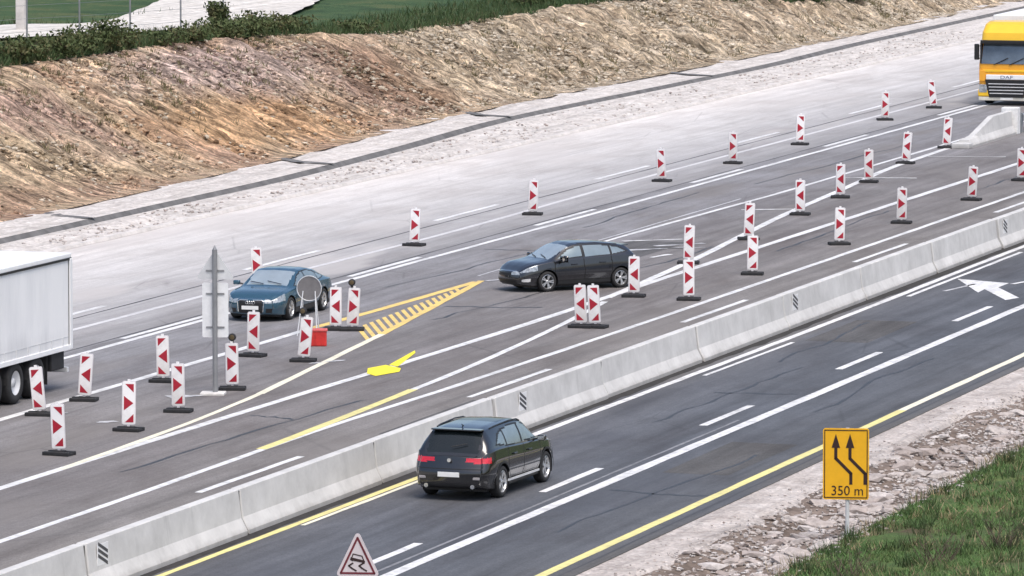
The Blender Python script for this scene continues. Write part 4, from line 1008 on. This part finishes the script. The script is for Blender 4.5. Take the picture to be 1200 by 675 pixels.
for sx in (1, -1):
    g = G(); g.box(min(sx * 1.06, sx * 1.13), max(sx * 1.06, sx * 1.13), .02, .30, 1.70, 2.56); g.obj('pillar_trim', M['trim'], lo)
    g = G(); g.add([(sx * (HWL + .002), .42, 1.75), (sx * (HWL + .002), 1.25, 1.75), (sx * (HWL - .028), 1.25, 2.42), (sx * (HWL - .028), .55, 2.42)], [(0, 1, 2, 3)]); g.obj('side_window', M['glass'], lo)
    mo = G().bbox(sx * 1.28 - .10, sx * 1.28 + .10, .02, .16, 1.85, 2.50, .04).obj('mirror', M['trim'], lo)
    G().tube((sx * 1.15, .2, 2.4), (sx * 1.28, .1, 2.45), .03, 6).obj('mirror_arm', M['white_metal'], mo)
    G().tube((sx * 1.15, .2, 1.9), (sx * 1.28, .1, 1.92), .03, 6).obj('mirror_arm', M['white_metal'], mo)
    g = G(); g.bbox(sx * .98 - .17, sx * .98 + .17, -.045, .12, .52, .86, .04); g.obj('headlight', M['headlamp'], lo)
    g = G(); g.bbox(sx * 1.02 - .13, sx * 1.02 + .13, -.03, .1, .98, 1.44, .03); g.obj('corner_panel', M['lorry_yellow2'], lo)
    truck_wheel(lo, sx * 1.02, 1.35, .50, .32, sx); truck_wheel(lo, sx * 1.02, 4.9, .50, .5, sx)
g = G(); g.bbox(-.86, .86, -.055, .05, 1.06, 1.26, .03); band = g.obj('logo_band', M['white_metal'], lo)
inst('lettering', text_mesh('DAF', .19, simple('logo_blue_grey', (.16, .18, .26), .4)), band, (0, -.058, 1.155), (radians(90), 0, 0), (1.5, 1, 1))
g = G(); g.prism([(-.90, 1.05), (.90, 1.05), (.72, .34), (-.72, .34)], -.045, .06, 'y'); gl = g.obj('grille', M['trim'], lo)
for k in range(4):
    z = .48 + k * .13; hw = .70 + .02 * k; g = G(); g.bbox(-hw, hw, -.07, -.04, z, z + .035, .008); g.obj('grille_bar', M['alu'], gl)
g = G(); g.bbox(-HWL - .01, HWL + .01, -.03, .45, .36, .66, .06); g.obj('bumper', M['lorry_yellow'], lo)
g = G(); g.bbox(-HWL + .02, HWL - .02, -.015, .40, .20, .355, .03); g.obj('lower_skirt', M['bumper_pale'], lo)
g = G(); g.bbox(-.26, .26, -.034, -.016, .23, .33, .004); g.obj('number_plate', M['plate'], lo)
for sx in (-.55, .1):
    g = G(); g.tube((sx, -.035, 1.66), (sx + .6, .0, 1.95), .016, 5); g.obj('wiper', M['trim'], lo)
g = G(); g.bbox(-1.0, 1.0, -.02, .06, 1.36, 1.46, .02); g.obj('front_step', M['lorry_yellow'], lo)
g = G(); g.box(-.5, .5, .6, 15.5, .55, .95); g.obj('chassis', M['dark'], lo)
g = G(); g.bbox(-1.24, 1.24, 2.75, 16.2, 1.05, 3.55, .04); g.obj('trailer_box', M['curtain'], lo)
for ay in (12.2, 13.5, 14.8):
    for sx in (1, -1): truck_wheel(lo, sx * 1.05, ay, .5, .36, sx)

# ------------------------------------------------------------------ stones on the near bank
M['stone'] = (lambda t: t.done(t.mix(1, t.ramp(t.n.new('ShaderNodeObjectInfo').outputs['Random'], [(0, (.30, .255, .235)), (.35, (.46, .42, .395)), (.7, (.36, .31, .285)), (1, (.56, .525, .50))]),
              t.ramp(t.noise(t.pos(), 7, 5, .7), [(.3, .65), (.7, 1.25)]), 'MULTIPLY'), .9, 0, .2))(NT('limestone'))
def rock_mesh(seed, flat=.45):
    r = random.Random(seed); bm = bmesh.new(); bmesh.ops.create_icosphere(bm, subdivisions=1, radius=.5)
    for v in bm.verts:
        k = r.uniform(.72, 1.15); v.co *= k; v.co.z *= flat
    for _ in range(3):
        a = r.uniform(0, 2 * pi); d = r.uniform(.28, .4)
        for v in bm.verts:
            q = v.co.x * cos(a) + v.co.y * sin(a)
            if q > d: v.co.x -= (q - d) * cos(a); v.co.y -= (q - d) * sin(a)
    me = bpy.data.meshes.new('stone'); bm.to_mesh(me); bm.free(); me.materials.append(M['stone']); return me
rocks = [rock_mesh(k, random.uniform(.3, .55)) for k in range(9)]
def sz(x, s): return float(side_z(np.array(x), np.array(s)))
for k in range(290):
    s = random.uniform(105, 146); x = -32.0 + random.betavariate(1.4, 1.5) * 2.5; a = random.uniform(.20, .46) if random.random() < .8 else random.uniform(.5, .75)
    inst('stone', random.choice(rocks), bank, (x, s, sz(x, s) + a * .04), (random.uniform(-.35, .35), random.uniform(-.35, .35), radians(17.9 + random.uniform(-35, 35))), (a * 1.25, a * .8, a * .75))
def scatter(name, n, fn, mat, parent=None, szr=(.04, .14), base=None):
    V = []; F = []; tmp = base or rocks
    D = []
    for me in tmp:
        D.append((np.array([v.co[:] for v in me.vertices]), [tuple(p.vertices) for p in me.polygons]))
    off = 0
    for k in range(n):
        x, y, z = fn(); a = random.uniform(*szr); Vv, Ff = D[k % len(D)]; th = random.uniform(0, 2 * pi); c, s_ = cos(th), sin(th)
        q = Vv * np.array([a, a * random.uniform(.6, 1), a * random.uniform(.7, 1.3)]); q = np.stack([q[:, 0] * c - q[:, 1] * s_ + x, q[:, 0] * s_ + q[:, 1] * c + y, q[:, 2] + z], -1)
        V.append(q); F += [tuple(i + off for i in f) for f in Ff]; off += len(Vv)
    return tag(mk(name, np.concatenate(V), F, mat, parent), kind='stuff')
M['chips'] = (lambda t: t.done(t.mix(1, t.ramp(t.noise(t.pos(), 1.7, 3), [(.3, (.30, .25, .225)), (.5, (.44, .40, .375)), (.7, (.58, .55, .53))]), t.ramp(t.noise(t.pos(), 9, 4), [(.3, .6), (.7, 1.3)]), 'MULTIPLY'), .95, 0, .2))(NT('stone_chips'))
M['rubble'] = (lambda t: t.done(t.mix(1, t.ramp(t.noise(t.pos(), 1.2, 3), [(.3, (.24, .19, .135)), (.5, (.42, .36, .28)), (.7, (.58, .52, .43))]), t.ramp(t.noise(t.pos(), 5, 4), [(.3, .55), (.7, 1.35)]), 'MULTIPLY'), .95, 0, .2))(NT('broken_rock'))
def f_bank():
    s = random.uniform(103, 148); x = -32.1 + random.betavariate(2, 2.2) * 3.0; return x, s, sz(x, s) + .02
scatter('stone_chips', 4200, f_bank, M['chips'], bank, (.05, .17))
def f_sh():
    s = random.uniform(103, 150); x = -32.9 + random.betavariate(2.2, 1) * 1.3; return x, s, .01
scatter('stone_chips', 900, f_sh, M['chips'], sh, (.03, .10))
def f_verge():
    s = random.uniform(160, 290); x = random.uniform(DRAIN(s) + .5, -68.0); return x, s, .03
scatter('stone_chips', 1500, f_verge, M['chips'], v2, (.05, .20))
def f_emb():
    while True:
        s = random.uniform(168, 310); u = random.random()
        p = .25 if s < 224 else 1.0
        if random.random() < p: break
    h = HTOP(s); x = TOE(s) - u * h / .40
    return x, s, h * (u - .06 * sin(u * 2 * pi)) + .05
scatter('broken_rock', 9500, f_emb, M['rubble'], emb, (.07, .34))

def f_clod():
    s = random.uniform(168, 236); u = random.random(); h = HTOP(s); return TOE(s) - u * h / .40, s, h * (u - .06 * sin(u * 2 * pi)) + .07
scatter('soil_clods', 5200, f_clod, M['soil'], emb, (.08, .30))
# ------------------------------------------------------------------ grass, shrubs and the wire fence
def mat_leaf(name, a, b, c):
    t = NT(name); col = t.ramp(t.noise(t.pos(), 1.3, 4, .7), [(.3, a), (.5, b), (.7, c)]); col = t.mix(1, col, t.ramp(t.noise(t.pos(), 17, 2), [(.3, .6), (.7, 1.4)]), 'MULTIPLY')
    return t.done(col, .75, 0, .25)
M['grass'] = mat_leaf('grass_blades', (.14, .125, .06), (.085, .16, .05), (.125, .20, .065))
M['dry_grass'] = mat_leaf('rough_grass', (.06, .065, .03), (.045, .085, .03), (.11, .095, .05))
M['straw'] = mat_leaf('dead_stems', (.20, .16, .09), (.28, .22, .13), (.36, .30, .19))
M['weed'] = mat_leaf('slope_weeds', (.10, .085, .045), (.14, .125, .06), (.20, .17, .10))
M['leaf_dark'] = mat_leaf('shrub_leaves', (.04, .055, .022), (.07, .095, .035), (.14, .115, .06))
M['twig'] = simple('twigs', (.10, .075, .055), .9, 0, .3, 6)
def blades(name, pts, mat, parent, h=(.10, .24), wd=.022, lean=.5):
    n = len(pts); P = np.array(pts); th = rng.rand(n) * 2 * pi; H = h[0] + rng.rand(n) * (h[1] - h[0]); ln = rng.randn(n, 2) * lean * H[:, None]
    dx = np.cos(th) * wd / 2; dy = np.sin(th) * wd / 2
    V = np.empty((n, 3, 3)); V[:, 0] = P + np.stack([dx, dy, 0 * dx - .02], -1); V[:, 1] = P - np.stack([dx, dy, 0 * dx + .02], -1); V[:, 2] = P + np.stack([ln[:, 0], ln[:, 1], H], -1)
    F = [(3 * k, 3 * k + 1, 3 * k + 2) for k in range(n)]
    return tag(mk(name, V.reshape(-1, 3), F, mat, parent), kind='stuff')
pts = []
while len(pts) < 52000:
    s = random.uniform(98, 140); x = -29.5 + 9 * random.random() ** 1.3
    if vnoise(np.array(x * .8), np.array(s * .8)) + .5 * vnoise(np.array(x * 2.3), np.array(s * 2.3)) < -.12: continue
    pts.append((x, s, sz(x, s) + .02))
blades('grass', pts, M['grass'], turf, (.04, .13), .03, .8)
pts = []
for k in range(420):
    s = random.uniform(100, 138); x = -29.6 + 8 * random.random() ** 1.2
    for j in range(26): a, b = x + random.gauss(0, .09), s + random.gauss(0, .09); pts.append((a, b, sz(a, b)))
blades('grass_tufts', pts, M['dry_grass'], turf, (.12, .36), .026, .35)
pts = []
for k in range(260):
    s = random.uniform(100, 138); x = -29.9 + 8 * random.random() ** 1.2
    for j in range(16): a, b = x + random.gauss(0, .12), s + random.gauss(0, .12); pts.append((a, b, sz(a, b)))
blades('dead_stems', pts, M['straw'], turf, (.10, .30), .02, .6)
pts = []
while len(pts) < 26000:
    s = random.uniform(176, 320); d = random.random() ** 1.6 * (4.5 if s < 218 else 14); x = edge_x(s) + .3 - d
    if -95 < x < -86: continue
    pts.append((x, s, top_z(x, s)))
blades('rough_grass', pts, M['dry_grass'], fld, (.15, .5), .05, .4)

pts = []
for k in range(420):
    s = random.uniform(170, 300); u = random.random() ** (.5 if s < 228 else .9); h = HTOP(s)
    for j in range(12):
        a, b = TOE(s) - u * h / .40 + random.gauss(0, .12), s + random.gauss(0, .12); q = (TOE(b) - a) * .40 / HTOP(b); pts.append((a, b, HTOP(b) * (q - .06 * sin(max(0, min(1, q)) * 2 * pi)) + .08))
blades('slope_weeds', pts, M['weed'], emb, (.10, .32), .04, .5)
def shrub(x, s, z, rx, h, label, mat, seed, dens=1.0):
    r = np.random.RandomState(seed); T = thing('shrub', label, 'shrub', (x, s, z), 0, 'shrubs along the top of the cut slope')
    g = G(); tips = []
    for k in range(9):
        a = r.rand() * 2 * pi; q = rx * (.3 + .7 * r.rand()); tip = np.array((q * cos(a), q * sin(a), h * (.55 + .45 * r.rand()))); md = tip * np.array((.4, .4, .5)) + r.randn(3) * .04
        g.tube((0, 0, -.08), md, .025, 5, .016); g.tube(md, tip, .016, 5, .006); tips += [md, tip, (md + tip) / 2]
    g.obj('stem', M['twig'], T)
    n = int(750 * dens * (rx * h) ** .7 / .6); tips = np.array(tips); c = tips[r.randint(0, len(tips), n)] + r.randn(n, 3) * np.array((rx * .28, rx * .28, h * .16)); c[:, 2] = np.clip(c[:, 2], .02, h * 1.1)
    V = []; F = []
    u = r.randn(n, 3); u /= np.linalg.norm(u, axis=1)[:, None]; w_ = np.cross(u, r.randn(n, 3)); w_ /= np.linalg.norm(w_, axis=1)[:, None]; L_ = (.05 + .07 * r.rand(n))[:, None]
    V = np.stack([c - u * L_, c - w_ * L_ * .45, c + u * L_, c + w_ * L_ * .45], 1).reshape(-1, 3)
    mk('foliage', V, [(4 * k, 4 * k + 1, 4 * k + 2, 4 * k + 3) for k in range(n)], mat, T); return T
def on_top(px_s, d): x = edge_x(px_s) + .3 - d; return x, px_s, top_z(x, px_s)
SH = [(197.5, .2, .9, 1.0, 'dark shrub at the left frame edge on top of the cut'), (199.6, .5, .8, .8, 'low dark shrub, second from the left frame edge'), (201.8, .3, 1.0, .9, 'broad dark shrub, third from the left along the slope top'),
      (204.3, .4, .9, 1.0, 'dark shrub left of the second fence post'), (206.6, .2, 1.0, 1.25, 'tall dark shrub right of the second fence post'), (208.6, .3, .8, .8, 'small dark shrub below the third fence post'),
      (212.6, .0, .9, .6, 'low brownish shrub under the pale track'), (216.0, .1, .9, .6, 'low brownish shrub below the end of the pale track'), (219.4, .3, 1.1, .8, 'dark shrub below the lone round bush'),
      (222.6, .5, 1.0, .8, 'dense green shrub right of the lone round bush'), (225.0, .8, 1.1, 1.0, 'leafy green shrub left of the grass patch'), (227.5, .7, 1.0, .8, 'leafy green shrub at the left end of the grass patch'),
      (233.5, .6, .9, .6, 'low green shrub below the grass patch'), (258, 1.4, 1.2, .8, 'dark shrub on the skyline above the broken rock'), (265, 1.0, 1.2, .9, 'second dark shrub above the broken rock'),
      (273, .8, 1.3, .9, 'third dark shrub above the broken rock'), (283, .5, 1.3, .9, 'dark shrub near the far end of the slope'), (289, .6, 1.3, 1.0, 'dark shrub second nearest the far end of the slope'), (295, .5, 1.4, 1.0, 'dark shrub at the far end of the slope'),
      (301, .6, 1.4, .9, 'farthest dark shrub near the top right corner')]
for k, (s, d, rx, h, lb) in enumerate(SH):
    x, y, z = on_top(s, d); shrub(x, y, z, rx, h * .82, lb, M['leaf_dark'], 100 + k)
x, y = -85.6, 226.4; shrub(x, y, top_z(x, y), .45, 1.1, 'lone round dark bush standing on the pale track edge', M['leaf_dark'], 77, 2.2)
# twiggy plant in the lower right corner
for k, (x, s, lb) in enumerate([(-25.9, 110.6, 'bare twiggy plant in the lower right corner'), (-26.7, 108.9, 'low brown weed left of the bare twiggy plant'), (-28.0, 107.2, 'brown weed in the turf at the bottom edge')]):
    T = thing('dry_weed', lb, 'weed', (x, s, sz(x, s)), 0, 'dry weeds in the turf'); g = G(); r = random.Random(k)
    for j in range(26):
        a = r.uniform(0, 2 * pi); p0 = (r.uniform(-.25, .25), r.uniform(-.25, .25), -.03); p1 = (p0[0] + .3 * cos(a), p0[1] + .3 * sin(a), r.uniform(.25, .55)); g.tube(p0, p1, .010, 4, .004)
        p2 = (p1[0] + r.uniform(-.15, .15), p1[1] + r.uniform(-.15, .15), p1[2] + r.uniform(-.05, .15)); g.tube(p1, p2, .006, 4, .003)
    g.obj('stem', M['twig'], T)
# fence along the access track
fe = thing('wire_fence', 'thin post and wire fence along the pale track at upper left', 'fence', (0, 0, 0))
FP = [(-86.6, 208.6), (-85.8, 211.9), (-85.5, 216.4), (-85.4, 221.6), (-86.2, 228.5)]
for x, s in [(-87.2, 205.0)] + FP:
    z = top_z(x, s); g = G(); g.tube((x, s, z - .1), (x, s, z + 1.75), .035, 6); g.obj('post', M['pole_grey'], fe)
al = [(-87.2, 205.0)] + FP
for h in (.5, 1.0, 1.5):
    g = G(); g.path([(x, s, top_z(x, s) + h) for x, s in al], .006, 4); g.obj('wire', M['pole_grey'], fe)
x, s = -91.0, 218.6
bp = thing('bollard', 'pale concrete post standing on the track at the top left', 'bollard', (x, s, top_z(x, s)))
g = G(); g.bbox(-.17, .17, -.15, .15, -.1, 1.5, .03); g.obj('shaft', M['kerb'], bp); g = G(); g.bbox(-.20, .20, -.18, .18, 1.49, 1.62, .03); g.obj('cap', M['kerb'], bp)
